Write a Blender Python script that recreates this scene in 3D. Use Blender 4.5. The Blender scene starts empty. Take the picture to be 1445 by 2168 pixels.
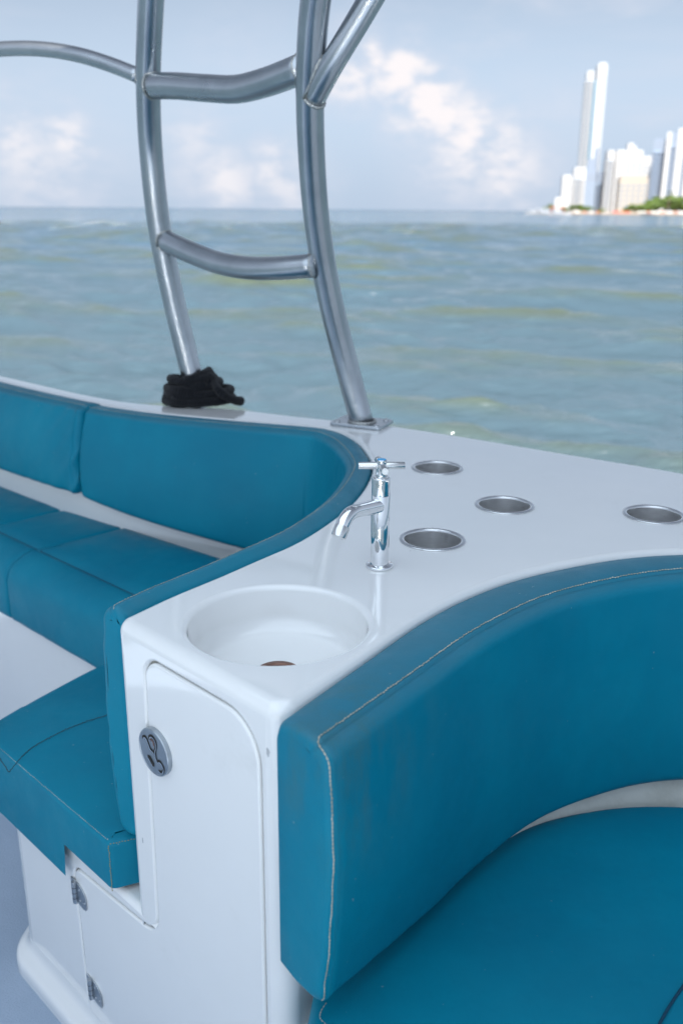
import bpy, bmesh, math, random
import numpy as np
from mathutils import Vector, Matrix, noise
random.seed(7); np.random.seed(7)
SC = bpy.context.scene
COL = SC.collection
D = bpy.data
rad = math.radians

# ------------------------------------------------------------------ camera, world, sun, exposure
FPX, PITCH, ROLL, CAMZ = 1937.0, rad(18.3), rad(.48), 1.37
CT, FLOOR, SEA = .90, .12, -.25            # counter top, cockpit floor, water level
cp, sp = math.cos(PITCH), math.sin(PITCH)
FWD = np.array([0, cp, -sp]); UP0 = np.array([0, sp, cp]); RT0 = np.array([1., 0, 0])
RT = RT0*math.cos(ROLL)+UP0*math.sin(ROLL); UP = UP0*math.cos(ROLL)-RT0*math.sin(ROLL)
CAM = np.array([0, 0, CAMZ])
def ray(x, y): return FWD+RT*(x-722.5)/FPX-UP*(y-1084)/FPX
def atz(x, y, z=CT):
    d = ray(x, y); return Vector(CAM+d*(z-CAMZ)/d[2])
def atd(x, y, dist): return Vector(CAM+ray(x, y)*dist)
def atY(x, y, Y):
    d = ray(x, y); return Vector(CAM+d*Y/d[1])

cd = D.cameras.new('camera'); cam = D.objects.new('camera', cd); COL.objects.link(cam)
cd.sensor_fit = 'VERTICAL'; cd.sensor_height = 36; cd.sensor_width = 24
cd.lens = FPX/2168*36
cd.clip_start = .02; cd.clip_end = 60000
m = Matrix((tuple(RT), tuple(UP), tuple(-FWD))).transposed().to_4x4(); m.translation = Vector(CAM)
cam.matrix_world = m
cd.dof.use_dof = True; cd.dof.focus_distance = 1.2; cd.dof.aperture_fstop = 4.6
SC.camera = cam

SUN_AZ, SUN_EL = rad(190), rad(48)          # azimuth clockwise from +Y
sd = D.lights.new('sun', 'SUN'); sun = D.objects.new('sun', sd); COL.objects.link(sun)
sd.energy = 3.8; sd.angle = rad(.53); sd.color = (1, .95, .88)
sv = Vector((math.sin(SUN_AZ)*math.cos(SUN_EL), math.cos(SUN_AZ)*math.cos(SUN_EL), math.sin(SUN_EL)))
sun.rotation_euler = sv.to_track_quat('Z', 'Y').to_euler()

SC.view_settings.view_transform = 'Standard'; SC.view_settings.look = 'None'
SC.view_settings.exposure = 1.46; SC.view_settings.gamma = 1; SC.view_settings.use_curve_mapping = False

W = D.worlds.new('World'); SC.world = W; W.use_nodes = True
nt = W.node_tree; nt.nodes.clear()
class NB:
    """tiny node builder"""
    def __init__(s, nt): s.nt = nt
    def n(s, typ, **kw):
        nd = s.nt.nodes.new(typ)
        ins = kw.pop('i', {})
        for k, v in kw.items(): setattr(nd, k, v)
        for k, v in ins.items():
            if hasattr(v, 'links') or isinstance(v, bpy.types.NodeSocket): s.nt.links.new(v, nd.inputs[k])
            else: nd.inputs[k].default_value = v
        return nd
    def math(s, op, a, b=None, c=None, clamp=False):
        i = {0: a}
        if b is not None: i[1] = b
        if c is not None: i[2] = c
        return s.n('ShaderNodeMath', operation=op, use_clamp=clamp, i=i).outputs[0]
    def vmath(s, op, a, b=None, out=0, **kw):
        i = {0: a}
        if b is not None: i[1] = b
        return s.n('ShaderNodeVectorMath', operation=op, i=i, **kw).outputs[out]
    def mix(s, f, a, b, typ='RGBA', blend='MIX'):
        nd = s.nt.nodes.new('ShaderNodeMix'); nd.data_type = typ
        if typ == 'RGBA': nd.blend_type = blend
        ia, ib, out = {'RGBA': (6, 7, 2), 'FLOAT': (2, 3, 0), 'VECTOR': (4, 5, 1)}[typ]
        for idx, v in ((0, f), (ia, a), (ib, b)):
            if isinstance(v, bpy.types.NodeSocket): s.nt.links.new(v, nd.inputs[idx])
            else: nd.inputs[idx].default_value = v
        return nd.outputs[out]
    def noise(s, vec, scale, detail=4, rough=.5, dist=0, out=0):
        return s.n('ShaderNodeTexNoise', i={'Vector': vec, 'Scale': scale, 'Detail': detail, 'Roughness': rough, 'Distortion': dist}).outputs[out]
    def ramp(s, f, a, b, lo=0., hi=1., smooth=True):
        return s.n('ShaderNodeMapRange', interpolation_type='SMOOTHSTEP' if smooth else 'LINEAR', i={0: f, 1: a, 2: b, 3: lo, 4: hi}).outputs[0]
b = NB(nt)
tc = b.n('ShaderNodeTexCoord').outputs['Generated']
sky = b.n('ShaderNodeTexSky', sky_type='NISHITA', sun_disc=False, sun_elevation=SUN_EL, sun_rotation=SUN_AZ,
          altitude=0, air_density=1.0, dust_density=2.0, ozone_density=1.6).outputs[0]
sep = b.n('ShaderNodeSeparateXYZ', i={0: tc})
zel = sep.outputs[2]
# humid coastal air: the blue washed out with pale haze, strongest at the horizon
WS = .11; SKYG = .535
def skc(r, g, bl): return (r/WS, g/WS, bl/WS, 1)
lum = b.n('ShaderNodeRGBToBW', i={0: sky}).outputs[0]
pale = b.vmath('SCALE', (.83, .99, 1.22)); pale.node.inputs[3].default_value = 1
b.nt.links.new(lum, pale.node.inputs[3])
skyc = b.mix(.80, sky, pale)
skyc = b.vmath('SCALE', skyc); skyc.node.inputs[3].default_value = SKYG
low = b.ramp(zel, 0.0, .22, .85, 0.)
skyc = b.mix(low, skyc, skc(.206, .252, .315))
# clouds, in directions of the sky
def cdir(x, y): return Vector(ray(x, y)).normalized()
w1 = b.noise(tc, 22, 5, .6, out=1)
w1 = b.vmath('MULTIPLY', b.vmath('SUBTRACT', w1, (.5, .5, .5)), (.05, .05, .035))
wv = b.vmath('ADD', tc, w1)
puffs = [(783, 125, 26, 1.0), (750, 160, 40, .8), (850, 160, 38, 1.1), (905, 205, 42, 1.2), (950, 250, 36, 1.), (870, 240, 45, .7),
         (985, 300, 50, .9), (1045, 325, 46, .85), (1065, 365, 65, .65), (960, 345, 65, .5),
         (148, 300, 38, .7), (30, 300, 60, .6), (90, 350, 85, .5), (180, 370, 70, .35), (580, 350, 32, .7), (610, 385, 50, .55),
         (480, 380, 45, .65), (410, 300, 45, .5), (400, 382, 34, .4), (1130, 250, 50, .3), (1200, 240, 45, .3), (510, 120, 60, .2)]
acc = None
for (x, y, r, a) in puffs:
    c = cdir(x, y); s = 1.75*r/FPX
    dv = b.vmath('SUBTRACT', wv, tuple(c))
    dl = b.vmath('LENGTH', dv, out=1)
    g = b.ramp(dl, 0., s*1.6, a, 0.)
    acc = g if acc is None else b.math('MAXIMUM', acc, g)
vst = b.vmath('MULTIPLY', tc, (1, 1, 2.2))
n1 = b.noise(vst, 7, 8, .62)
n2 = b.noise(vst, 26, 6, .6)
det = b.math('MULTIPLY_ADD', n2, .55, b.math('MULTIPLY', n1, .45))
cum = b.math('MULTIPLY', acc, b.ramp(det, .30, .60, .15, 1.25))
n3 = b.noise(b.vmath('MULTIPLY', tc, (1, 1, 3.)), 4.2, 7, .6)
band = b.math('MULTIPLY', b.ramp(zel, .02, .09), b.ramp(zel, .13, .5, 1., .35))
gen = b.math('MULTIPLY', b.ramp(n3, .50, .72), band)
wisp = b.math('MULTIPLY', b.ramp(b.noise(b.vmath('MULTIPLY', tc, (1, 1, 9.)), 2.6, 6, .55), .42, .75), b.ramp(zel, .05, .2, 0., .5))
tot = b.math('MAXIMUM', cum, b.math('MULTIPLY', gen, .45))
tot = b.math('MAXIMUM', tot, wisp, clamp=True)
cc = b.mix(b.ramp(tot, .2, .9), skc(.262, .276, .318), skc(.362, .345, .352))
skyc = b.mix(tot, skyc, cc)
bg = b.n('ShaderNodeBackground', i={0: skyc, 1: WS})
out = b.n('ShaderNodeOutputWorld', i={0: bg.outputs[0]})

# ------------------------------------------------------------------ materials
MATS = {}
def mat(name, col, rough=.5, metal=0., fn=None, **kw):
    mt = D.materials.new(name); mt.use_nodes = True; nt = mt.node_tree
    p = nt.nodes['Principled BSDF']
    p.inputs['Base Color'].default_value = (*col, 1); p.inputs['Roughness'].default_value = rough; p.inputs['Metallic'].default_value = metal
    for k, v in kw.items(): p.inputs[k].default_value = v
    if fn: fn(NB(nt), p, nt.links)
    MATS[name] = mt; return mt
def objco(b): return b.n('ShaderNodeTexCoord').outputs['Object']
def geopos(b): return b.n('ShaderNodeNewGeometry').outputs['Position']
def bump(b, p, h, dist, strength=1.):
    nd = b.n('ShaderNodeBump', i={'Height': h, 'Distance': dist, 'Strength': strength})
    b.nt.links.new(nd.outputs[0], p.inputs['Normal'])
def _face_pt(x, y):
    a, c_ = atz(245, 1310), atz(597, 1508); u_ = (c_-a).normalized(); n_ = np.array((u_.y, -u_.x, 0)); d = ray(x, y)
    return tuple(CAM+d*float(((np.array(a)-CAM)@n_)/(d@n_)))
SC1, SC2, SC3 = _face_pt(566, 1592), tuple(atz(868, 1166)), _face_pt(302, 1778)
def f_gel(b, p, l):
    c = geopos(b)
    n = b.noise(c, 3.5, 5, .6); fine = b.noise(c, 60, 3, .6)
    dirt = b.ramp(b.noise(c, 9, 8, .7), .58, .80, 0., .22)
    col = b.mix(n, (.78, .785, .78, 1), (.84, .84, .825, 1))
    col = b.mix(dirt, col, (.60, .60, .56, 1))
    chip = None
    for q, r_ in ((SC1, .0042), (SC2, .0030), (SC3, .0035)):
        d_ = b.vmath('LENGTH', b.vmath('MULTIPLY', b.vmath('SUBTRACT', b.vmath('ADD', c, b.vmath('MULTIPLY', b.vmath('SUBTRACT', b.noise(c, 300, 2, .6, out=1), (.5, .5, .5)), (.008, .008, .008))), q), (1.6, 1.6, .6)), out=1)
        m_ = b.ramp(d_, r_*.55, r_, 1., 0.); chip = m_ if chip is None else b.math('MAXIMUM', chip, m_)
    col = b.mix(b.math('MULTIPLY', chip, .6), col, (.22, .23, .25, 1))
    l.new(col, p.inputs['Base Color'])
    sep = b.n('ShaderNodeSeparateXYZ', i={0: c})
    l.new(b.ramp(b.noise(b.vmath('MULTIPLY', c, (5, 5, 1.2)), 3, 6, .65), .3, .75, .05, .14), p.inputs['Roughness'])
    bump(b, p, b.noise(c, 5, 2, .5), .006, .25)
mat('gelcoat', (.8, .8, .79), .15, fn=f_gel, **{'Coat Weight': .8, 'Coat Roughness': .05})
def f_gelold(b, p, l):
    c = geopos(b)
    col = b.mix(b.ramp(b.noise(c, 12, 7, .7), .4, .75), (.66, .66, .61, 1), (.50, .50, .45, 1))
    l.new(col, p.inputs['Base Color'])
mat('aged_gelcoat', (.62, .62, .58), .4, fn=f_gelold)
def f_vinyl(b, p, l):
    c = geopos(b)
    vor = b.n('ShaderNodeTexVoronoi', feature='DISTANCE_TO_EDGE', i={'Vector': c, 'Scale': 700.}).outputs[0]
    g = b.math('ADD', b.math('MULTIPLY', b.ramp(vor, 0, .25), .5), b.math('MULTIPLY', b.noise(c, 1400, 2, .5), .5))
    big = b.noise(c, 3.2, 5, .6); sp_ = b.noise(c, 260, 3, .7)
    col = b.mix(b.ramp(big, .3, .72), (.0002, .166, .262, 1), (.0003, .214, .318, 1))
    col = b.mix(b.ramp(sp_, .35, .7, 0., .25), col, (.001, .175, .27, 1))
    # greyer upward faces: sky reflection put into the colour, broken up by noise
    nz = b.n('ShaderNodeSeparateXYZ', i={0: b.n('ShaderNodeNewGeometry').outputs['Normal']}).outputs[2]
    pz = b.n('ShaderNodeSeparateXYZ', i={0: c}).outputs[2]
    top = b.math('MULTIPLY', b.ramp(pz, .875, .90), b.ramp(nz, .3, .9))
    sky_sheen = b.math('MULTIPLY', top, b.ramp(b.noise(c, 7, 6, .65), .3, .75, .35, .9))
    col = b.mix(sky_sheen, col, (.045, .175, .245, 1))
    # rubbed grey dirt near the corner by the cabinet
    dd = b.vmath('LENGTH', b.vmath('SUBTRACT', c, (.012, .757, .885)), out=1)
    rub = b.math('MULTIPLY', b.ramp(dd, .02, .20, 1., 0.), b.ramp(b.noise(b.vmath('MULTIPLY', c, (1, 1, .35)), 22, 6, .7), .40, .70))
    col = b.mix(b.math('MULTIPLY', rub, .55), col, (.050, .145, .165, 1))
    lint = b.ramp(b.noise(c, 170, 1, .2), .82, .84)
    col = b.mix(b.math('MULTIPLY', lint, .3), col, (.4, .45, .45, 1))
    l.new(col, p.inputs['Base Color'])
    l.new(b.ramp(b.noise(c, 14, 5, .6), .3, .7, .40, .54), p.inputs['Roughness'])
    h = b.math('ADD', b.math('MULTIPLY', g, .00012), b.math('ADD', b.math('MULTIPLY', b.noise(c, 9, 3, .5), .0030), b.math('MULTIPLY', b.noise(b.vmath('MULTIPLY', c, (1, 1, .35)), 34, 3, .55), .0007)))
    bump(b, p, h, 1., .8)
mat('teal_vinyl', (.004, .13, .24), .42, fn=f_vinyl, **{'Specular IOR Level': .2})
def f_thread(b, p, l):
    c = geopos(b)
    l.new(b.mix(b.ramp(b.noise(c, 40, 4, .6), .4, .6), (.50, .47, .38, 1), (.30, .30, .24, 1)), p.inputs['Base Color'])
mat('pale_thread', (.5, .48, .4), .8, fn=f_thread)
mat('dark_thread', (.035, .04, .035), .8)
mat('ochre_thread', (.30, .24, .07), .8)
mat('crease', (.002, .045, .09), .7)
def f_steel(b, p, l):
    c = objco(b)
    l.new(b.ramp(b.noise(c, 5, 3, .5), .3, .7, .27, .33), p.inputs['Roughness'])
    l.new(b.mix(b.ramp(b.noise(c, 14, 5, .6), .35, .7), (.48, .51, .54, 1), (.41, .44, .47, 1)), p.inputs['Base Color'])
    bump(b, p, b.noise(c, 5, 1, .5), .002, .1)
mat('brushed_steel', (.58, .6, .6), .25, 1., fn=f_steel)
def f_weld(b, p, l):
    c = geopos(b); bump(b, p, b.noise(c, 260, 3, .7), .002, .9)
mat('weld', (.50, .50, .48), .32, 1., fn=f_weld)
def f_cup(b, p, l):
    c = objco(b)
    at = b.n('ShaderNodeMath', operation='ARCTAN2', i={0: b.n('ShaderNodeSeparateXYZ', i={0: c}).outputs[1], 1: b.n('ShaderNodeSeparateXYZ', i={0: c}).outputs[0]}).outputs[0]
    v = b.n('ShaderNodeCombineXYZ', i={0: b.math('MULTIPLY', at, .6), 1: 0., 2: b.math('MULTIPLY', b.n('ShaderNodeSeparateXYZ', i={0: c}).outputs[2], 160)}).outputs[0]
    st = b.noise(v, 4, 5, .7)
    l.new(b.ramp(st, .3, .7, .34, .50), p.inputs['Roughness'])
    l.new(b.mix(st, (.60, .60, .60, 1), (.90, .90, .90, 1)), p.inputs['Base Color'])
mat('cup_steel', (.55, .55, .55), .3, 1., fn=f_cup)
mat('rim_steel', (.66, .67, .68), .2, 1.)
def f_chrome(b, p, l):
    c = objco(b)
    l.new(b.ramp(b.noise(c, 60, 6, .7), .45, .75, .03, .14), p.inputs['Roughness'])
    bump(b, p, b.noise(c, 60, 2, .5), .0006, .2)
mat('chrome', (.80, .81, .82), .05, 1., fn=f_chrome)
mat('satin_chrome', (.70, .70, .69), .22, 1.)
mat('latch_steel', (.40, .44, .48), .33, 1.)
mat('blue_cap', (.0, .30, .62), .25)
mat('dark_gap', (.015, .014, .012), .7)
def f_grime(b, p, l):
    c = geopos(b)
    l.new(b.mix(b.ramp(b.noise(c, 25, 7, .75), .42, .66), (.42, .41, .36, 1), (.10, .085, .06, 1)), p.inputs['Base Color'])
mat('grimy_seal', (.35, .33, .29), .7, fn=f_grime)
mat('copper_drain', (.22, .115, .085), .4, .5)
def f_rope(b, p, l):
    uv = b.n('ShaderNodeTexCoord').outputs['UV']
    s = b.n('ShaderNodeSeparateXYZ', i={0: uv})
    a = b.math('SINE', b.math('ADD', b.math('MULTIPLY', s.outputs[0], 900.), b.math('MULTIPLY', s.outputs[1], 12.566)))
    c_ = b.math('SINE', b.math('SUBTRACT', b.math('MULTIPLY', s.outputs[0], 900.), b.math('MULTIPLY', s.outputs[1], 12.566)))
    h = b.math('MAXIMUM', a, c_)
    bump(b, p, b.math('ADD', h, b.math('MULTIPLY', b.noise(geopos(b), 600, 3, .7), 1.2)), .0012, 1.)
mat('black_rope', (.0035, .0045, .0075), .85, fn=f_rope, **{'Sheen Weight': .12, 'Specular IOR Level': .25})
def f_floor(b, p, l):
    c = geopos(b)
    v = b.noise(c, 420, 3, .6)
    l.new(b.mix(b.ramp(b.noise(c, 3, 6, .6), .3, .7), (.31, .39, .50, 1), (.37, .45, .56, 1)), p.inputs['Base Color'])
    bump(b, p, v, .002, .8)
mat('nonskid', (.45, .5, .55), .6, fn=f_floor)
def f_water(b, p, l):
    c = geopos(b)
    cam_d = b.vmath('LENGTH', c, out=1)
    def rip(scale, sx, sy, rot, det):
        mp = b.n('ShaderNodeMapping', i={0: c, 'Rotation': (0, 0, rot), 'Scale': (sx, sy, 1)}).outputs[0]
        return b.noise(mp, scale, det, .55, 0.)
    r1 = rip(4.2, 1., 2.8, .12, 3)
    r2 = rip(12., 1., 2.4, -.15, 3)
    r3 = rip(.8, 1., 3., .1, 4)
    far = b.ramp(cam_d, 15, 90)
    h = b.math('ADD', b.math('MULTIPLY', r1, .036), b.math('MULTIPLY', r2, .0065))
    h = b.math('ADD', h, b.math('MULTIPLY', b.math('MULTIPLY', r3, far), b.ramp(cam_d, 60, 250, .35, .9)))
    h = b.math('ADD', h, b.math('MULTIPLY', b.math('MULTIPLY', rip(.16, 1., 3.2, .1, 4), b.ramp(cam_d, 50, 160)), 3.))
    bump(b, p, h, 1., 1.)
    l.new(b.ramp(cam_d, 60, 170, .60, .17), p.inputs['Specular IOR Level'])
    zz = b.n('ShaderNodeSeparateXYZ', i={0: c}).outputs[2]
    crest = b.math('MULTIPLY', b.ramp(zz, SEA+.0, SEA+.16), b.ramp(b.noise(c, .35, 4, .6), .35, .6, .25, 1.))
    sky_tinted = b.mix(b.ramp(cam_d, 6, 60), (.062, .112, .142, 1), (.058, .116, .176, 1))  # body colour brightened towards blue in place of missing sky reflection
    col = b.mix(b.math('MULTIPLY', crest, .75), sky_tinted, (.086, .104, .040, 1))  # olive crests: light through the wave tops put into the colour
    foam = b.math('MULTIPLY', b.ramp(rip(5.5, 1., 2.5, .3, 7), .70, .78), b.ramp(b.noise(c, .25, 3, .6), .50, .62))
    col = b.mix(b.math('MULTIPLY', foam, .10), col, (.5, .54, .54, 1))
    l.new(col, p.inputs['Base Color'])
    l.new(b.ramp(cam_d, 5, 400, .14, .15), p.inputs['Roughness'])
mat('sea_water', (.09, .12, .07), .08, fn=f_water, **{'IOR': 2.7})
def f_sand(b, p, l):
    l.new(b.mix(b.noise(geopos(b), .06, 5, .6), (.27, .20, .14, 1), (.34, .27, .20, 1)), p.inputs['Base Color'])
mat('sand', (.5, .4, .3), .9, fn=f_sand)
def wallmat(name, a, c2, r=.7):
    def f(b, p, l): l.new(b.mix(b.noise(geopos(b), .04, 5, .6), (*a, 1), (*c2, 1)), p.inputs['Base Color'])
    return mat(name, a, r, fn=f)
wallmat('white_render', (.42, .43, .445), (.47, .475, .48)); wallmat('beige_render', (.34, .305, .26), (.39, .355, .31)); wallmat('blue_or_shaded_render', (.19, .235, .31), (.24, .285, .36))  # blue grey serves the blue towers, and the white podium's shade put into colour
mat('tower_glass', (.12, .26, .38), .15, **{'Specular IOR Level': .8})
mat('window_glass', (.20, .25, .32), .25)
mat('bluish_glass', (.26, .34, .45), .25)
def f_leaf(b, p, l):
    l.new(b.mix(b.ramp(b.noise(geopos(b), .35, 4, .7), .35, .65), (.060, .105, .020, 1), (.13, .20, .040, 1)), p.inputs['Base Color'])
mat('leaf', (.06, .1, .03), .6, fn=f_leaf)
mat('palm_leaf', (.03, .06, .03), .6); mat('bark', (.12, .09, .06), .9)
mat('boat_white', (.42, .43, .45), .4); mat('boat_red', (.62, .05, .05), .4); mat('canvas_orange', (.55, .20, .10), .8); mat('canvas_white', (.78, .76, .72), .8)
mat('dark_trim', (.05, .06, .08), .5)

# ------------------------------------------------------------------ object helpers
def tag(o, label=None, cat=None, group=None, kind=None):
    for k, v in (('label', label), ('category', cat), ('group', group), ('kind', kind)):
        if v: o[k] = v
    return o
def empty(name, loc, label, cat, group=None):
    o = D.objects.new(name, None); COL.objects.link(o); o.location = loc; o.empty_display_size = .05
    return tag(o, label, cat, group)
def mesh(name, verts, faces, mats, parent=None, smooth=True, local=False, idx=None, wn=False, sharp=None):
    me = D.meshes.new(name)
    me.from_pydata([tuple(v) for v in verts], [], faces); me.update()
    if not isinstance(mats, (list, tuple)): mats = [mats]
    for m_ in mats: me.materials.append(MATS[m_])
    if idx is not None: me.polygons.foreach_set('material_index', idx)
    if smooth: me.shade_smooth()
    if sharp: me.set_sharp_from_angle(angle=rad(sharp))
    return link(name, me, parent, local, wn)
def link(name, me, parent=None, local=False, wn=False):
    o = D.objects.new(name, me); COL.objects.link(o)
    if parent is not None:
        o.parent = parent
        if not local:
            M = Matrix(); p = parent
            while p is not None: M = Matrix.Translation(p.location) @ M; p = p.parent if p.parent and p.matrix_parent_inverse == Matrix() else (None)
            o.matrix_parent_inverse = WORLD.get(parent.name, Matrix.Translation(parent.location)).inverted()
            WORLD[o.name] = Matrix()
    if wn:
        md = o.modifiers.new('normals', 'WEIGHTED_NORMAL'); md.weight = 100; md.keep_sharp = True
    return o
WORLD = {}
def from_bm(name, bm, mats, parent=None, smooth=True, local=False, wn=False, sharp=None):
    bmesh.ops.recalc_face_normals(bm, faces=bm.faces)
    me = D.meshes.new(name); bm.to_mesh(me); bm.free()
    if not isinstance(mats, (list, tuple)): mats = [mats]
    for m_ in mats: me.materials.append(MATS[m_])
    if smooth: me.shade_smooth()
    if sharp: me.set_sharp_from_angle(angle=rad(sharp))
    return link(name, me, parent, local, wn)
class MB:
    def __init__(s): s.v = []; s.f = []; s.m = []
    def add(s, vs, fs, mi=0):
        o = len(s.v); s.v += [tuple(v) for v in vs]; s.f += [tuple(i+o for i in f) for f in fs]; s.m += [mi]*len(fs)
    def box(s, c, h, mi=0, M=None):
        vs = [Vector((c[0]+sx*h[0], c[1]+sy*h[1], c[2]+sz*h[2])) for sx in (-1, 1) for sy in (-1, 1) for sz in (-1, 1)]
        if M is not None: vs = [M @ v for v in vs]
        s.add(vs, [(0, 1, 3, 2), (4, 6, 7, 5), (0, 4, 5, 1), (2, 3, 7, 6), (0, 2, 6, 4), (1, 5, 7, 3)], mi)
    def lathe(s, prof, M=None, n=32, mi=0, cap0=False, cap1=False):
        vs = []
        for r, z in prof:
            for k in range(n):
                a = 2*math.pi*k/n; vs.append(Vector((r*math.cos(a), r*math.sin(a), z)))
        if M is not None: vs = [M @ v for v in vs]
        fs = []
        for j in range(len(prof)-1):
            for k in range(n):
                fs.append((j*n+k, j*n+(k+1) % n, (j+1)*n+(k+1) % n, (j+1)*n+k))
        if cap0: fs.append(tuple(range(n))[::-1])
        if cap1: fs.append(tuple((len(prof)-1)*n+k for k in range(n)))
        s.add(vs, fs, mi)
    def tube(s, pts, r, n=12, mi=0, cap=True):
        vs, fs = tube_geo(pts, r, n, cap); s.add(vs, fs, mi)
    def build(s, name, mats, parent=None, smooth=True, local=False, sharp=40, wn=False):
        return mesh(name, s.v, s.f, mats, parent, smooth, local, s.m, wn, sharp)
def tube_geo(pts, r, n=12, cap=True):
    pts = [Vector(p) for p in pts]; N = len(pts)
    rs = r if hasattr(r, '__len__') else [r]*N
    tg = [(pts[min(i+1, N-1)]-pts[max(i-1, 0)]).normalized() for i in range(N)]
    up = Vector((0, 0, 1)) if abs(tg[0].z) < .9 else Vector((1, 0, 0))
    nn = (up-tg[0]*up.dot(tg[0])).normalized()
    vs = []
    for i in range(N):
        nn = (nn-tg[i]*nn.dot(tg[i])).normalized(); bb = tg[i].cross(nn)
        for k in range(n):
            a = 2*math.pi*k/n; vs.append(pts[i]+(nn*math.cos(a)+bb*math.sin(a))*rs[i])
    fs = []
    for i in range(N-1):
        for k in range(n): fs.append((i*n+k, i*n+(k+1) % n, (i+1)*n+(k+1) % n, (i+1)*n+k))
    if cap: fs.append(tuple(range(n))[::-1]); fs.append(tuple((N-1)*n+k for k in range(n)))
    return vs, fs
def catmull(pts, step):
    """resample a polyline (tuples of any length) as a smooth curve with even spacing"""
    P = [np.array(p, float) for p in pts]; P = [2*P[0]-P[1]]+P+[2*P[-1]-P[-2]]
    o = []
    for i in range(1, len(P)-2):
        p0, p1, p2, p3 = P[i-1:i+3]
        d01 = max(np.linalg.norm((p1-p0)[:3])**.5, 1e-4); d12 = max(np.linalg.norm((p2-p1)[:3])**.5, 1e-4); d23 = max(np.linalg.norm((p3-p2)[:3])**.5, 1e-4)
        m1 = (p1-p0)/d01-(p2-p0)/(d01+d12)+(p2-p1)/d12; m2 = (p2-p1)/d12-(p3-p1)/(d12+d23)+(p3-p2)/d23
        m1 *= d12; m2 *= d12
        for t in np.linspace(0, 1, 24, endpoint=False):
            o.append((2*t**3-3*t*t+1)*p1+(t**3-2*t*t+t)*m1+(-2*t**3+3*t*t)*p2+(t**3-t*t)*m2)
    o.append(P[-2]); o = np.array(o)
    L = np.concatenate([[0], np.cumsum(np.linalg.norm(np.diff(o[:, :3], axis=0), axis=1))])
    n = max(2, int(round(L[-1]/step))+1); s = np.linspace(0, L[-1], n)
    return np.stack([np.interp(s, L, o[:, k]) for k in range(o.shape[1])], 1)
def fillet(poly, radii, seg=6):
    """round the corners of a closed plan polygon; returns points and source index"""
    o, src = [], []; n = len(poly)
    for i in range(n):
        p = np.array(poly[i][:2], float); a = np.array(poly[i-1][:2], float); c = np.array(poly[(i+1) % n][:2], float)
        r = radii[i] if hasattr(radii, '__len__') else radii
        ua = (a-p); la = np.linalg.norm(ua); ua /= la; uc = c-p; lc = np.linalg.norm(uc); uc /= lc
        ang = math.acos(max(-1, min(1, ua@uc)))
        if r <= 0 or ang > rad(176): o.append(p); src.append(i); continue
        t = min(r/math.tan(ang/2), la*.49, lc*.49); rr = t*math.tan(ang/2)
        bis = (ua+uc)/np.linalg.norm(ua+uc); ce = p+bis*rr/math.sin(ang/2)
        s0 = p+ua*t-ce; s1 = p+uc*t-ce
        a0 = math.atan2(s0[1], s0[0]); da = math.atan2(s1[1], s1[0])-a0
        da = (da+math.pi) % (2*math.pi)-math.pi
        k = max(2, int(seg*abs(da)/(math.pi/2))+1)
        for j in range(k+1): o.append(ce+rr*np.array([math.cos(a0+da*j/k), math.sin(a0+da*j/k)])); src.append(i)
    return np.array(o), src
def area(P): return .5*np.sum(P[:, 0]*np.roll(P[:, 1], -1)-np.roll(P[:, 0], -1)*P[:, 1])
def inward(P):
    """unit inward normals of a CCW closed polygon (miter scaled)"""
    e = np.roll(P, -1, 0)-P; L = np.linalg.norm(e, axis=1, keepdims=True); e = e/np.maximum(L, 1e-9)
    nrm = np.stack([-e[:, 1], e[:, 0]], 1); n2 = nrm+np.roll(nrm, 1, 0)
    q = np.sum(n2*n2, 1, keepdims=True); return 2*n2/np.maximum(q, .6)
def solid(name, P, z0, z1, r, mats, parent=None, holes=(), seg=7, zwall=None, wn=True, skip=None, crown=None, cap0=False, local=False):
    """plan outline P (CCW) extruded z0..z1 with a rounded top edge; r may vary per vertex; skip(a,b)->True drops a wall segment below zwall"""
    P = np.array(P); N = len(P); rr = np.array(r if hasattr(r, '__len__') else [r]*N); z0 = np.array(z0 if hasattr(z0, '__len__') else [z0]*N)
    I = inward(P); bm = bmesh.new(); rings = []
    rings.append([bm.verts.new((P[i][0], P[i][1], z0[i])) for i in range(N)])
    if zwall is not None: rings.append([bm.verts.new((P[i][0], P[i][1], zwall)) for i in range(N)])
    for k in range(seg+1):
        t = math.pi/2*k/seg
        rings.append([bm.verts.new((P[i][0]+I[i][0]*rr[i]*(1-math.cos(t)), P[i][1]+I[i][1]*rr[i]*(1-math.cos(t)), z1-rr[i]*(1-math.sin(t)))) for i in range(N)])
    if crown:
        for (ins, dz) in crown:
            rings.append([bm.verts.new((P[i][0]+I[i][0]*(rr[i]+ins), P[i][1]+I[i][1]*(rr[i]+ins), z1+dz)) for i in range(N)])
    for j in range(len(rings)-1):
        for i in range(N):
            i2 = (i+1) % N
            if skip and j == 0 and skip(P[i], P[i2]): continue
            bm.faces.new((rings[j][i], rings[j][i2], rings[j+1][i2], rings[j+1][i]))
    edges = [bm.edges.get((rings[-1][i], rings[-1][(i+1) % N])) for i in range(N)]
    zc = z1+(crown[-1][1] if crown else 0)
    for (cx, cy, hr) in holes:
        hv = [bm.verts.new((cx+hr*math.cos(a), cy+hr*math.sin(a), zc)) for a in np.linspace(0, 2*math.pi, 64, endpoint=False)]
        edges += [bm.edges.new((hv[i], hv[(i+1) % 64])) for i in range(64)]
    bmesh.ops.triangle_fill(bm, use_beauty=True, edges=edges, normal=(0, 0, 1))
    if cap0:
        f = bm.faces.new(rings[0][::-1])
        bmesh.ops.triangulate(bm, faces=[f])
    return from_bm(name, bm, mats, parent, wn=wn, local=local)
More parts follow.
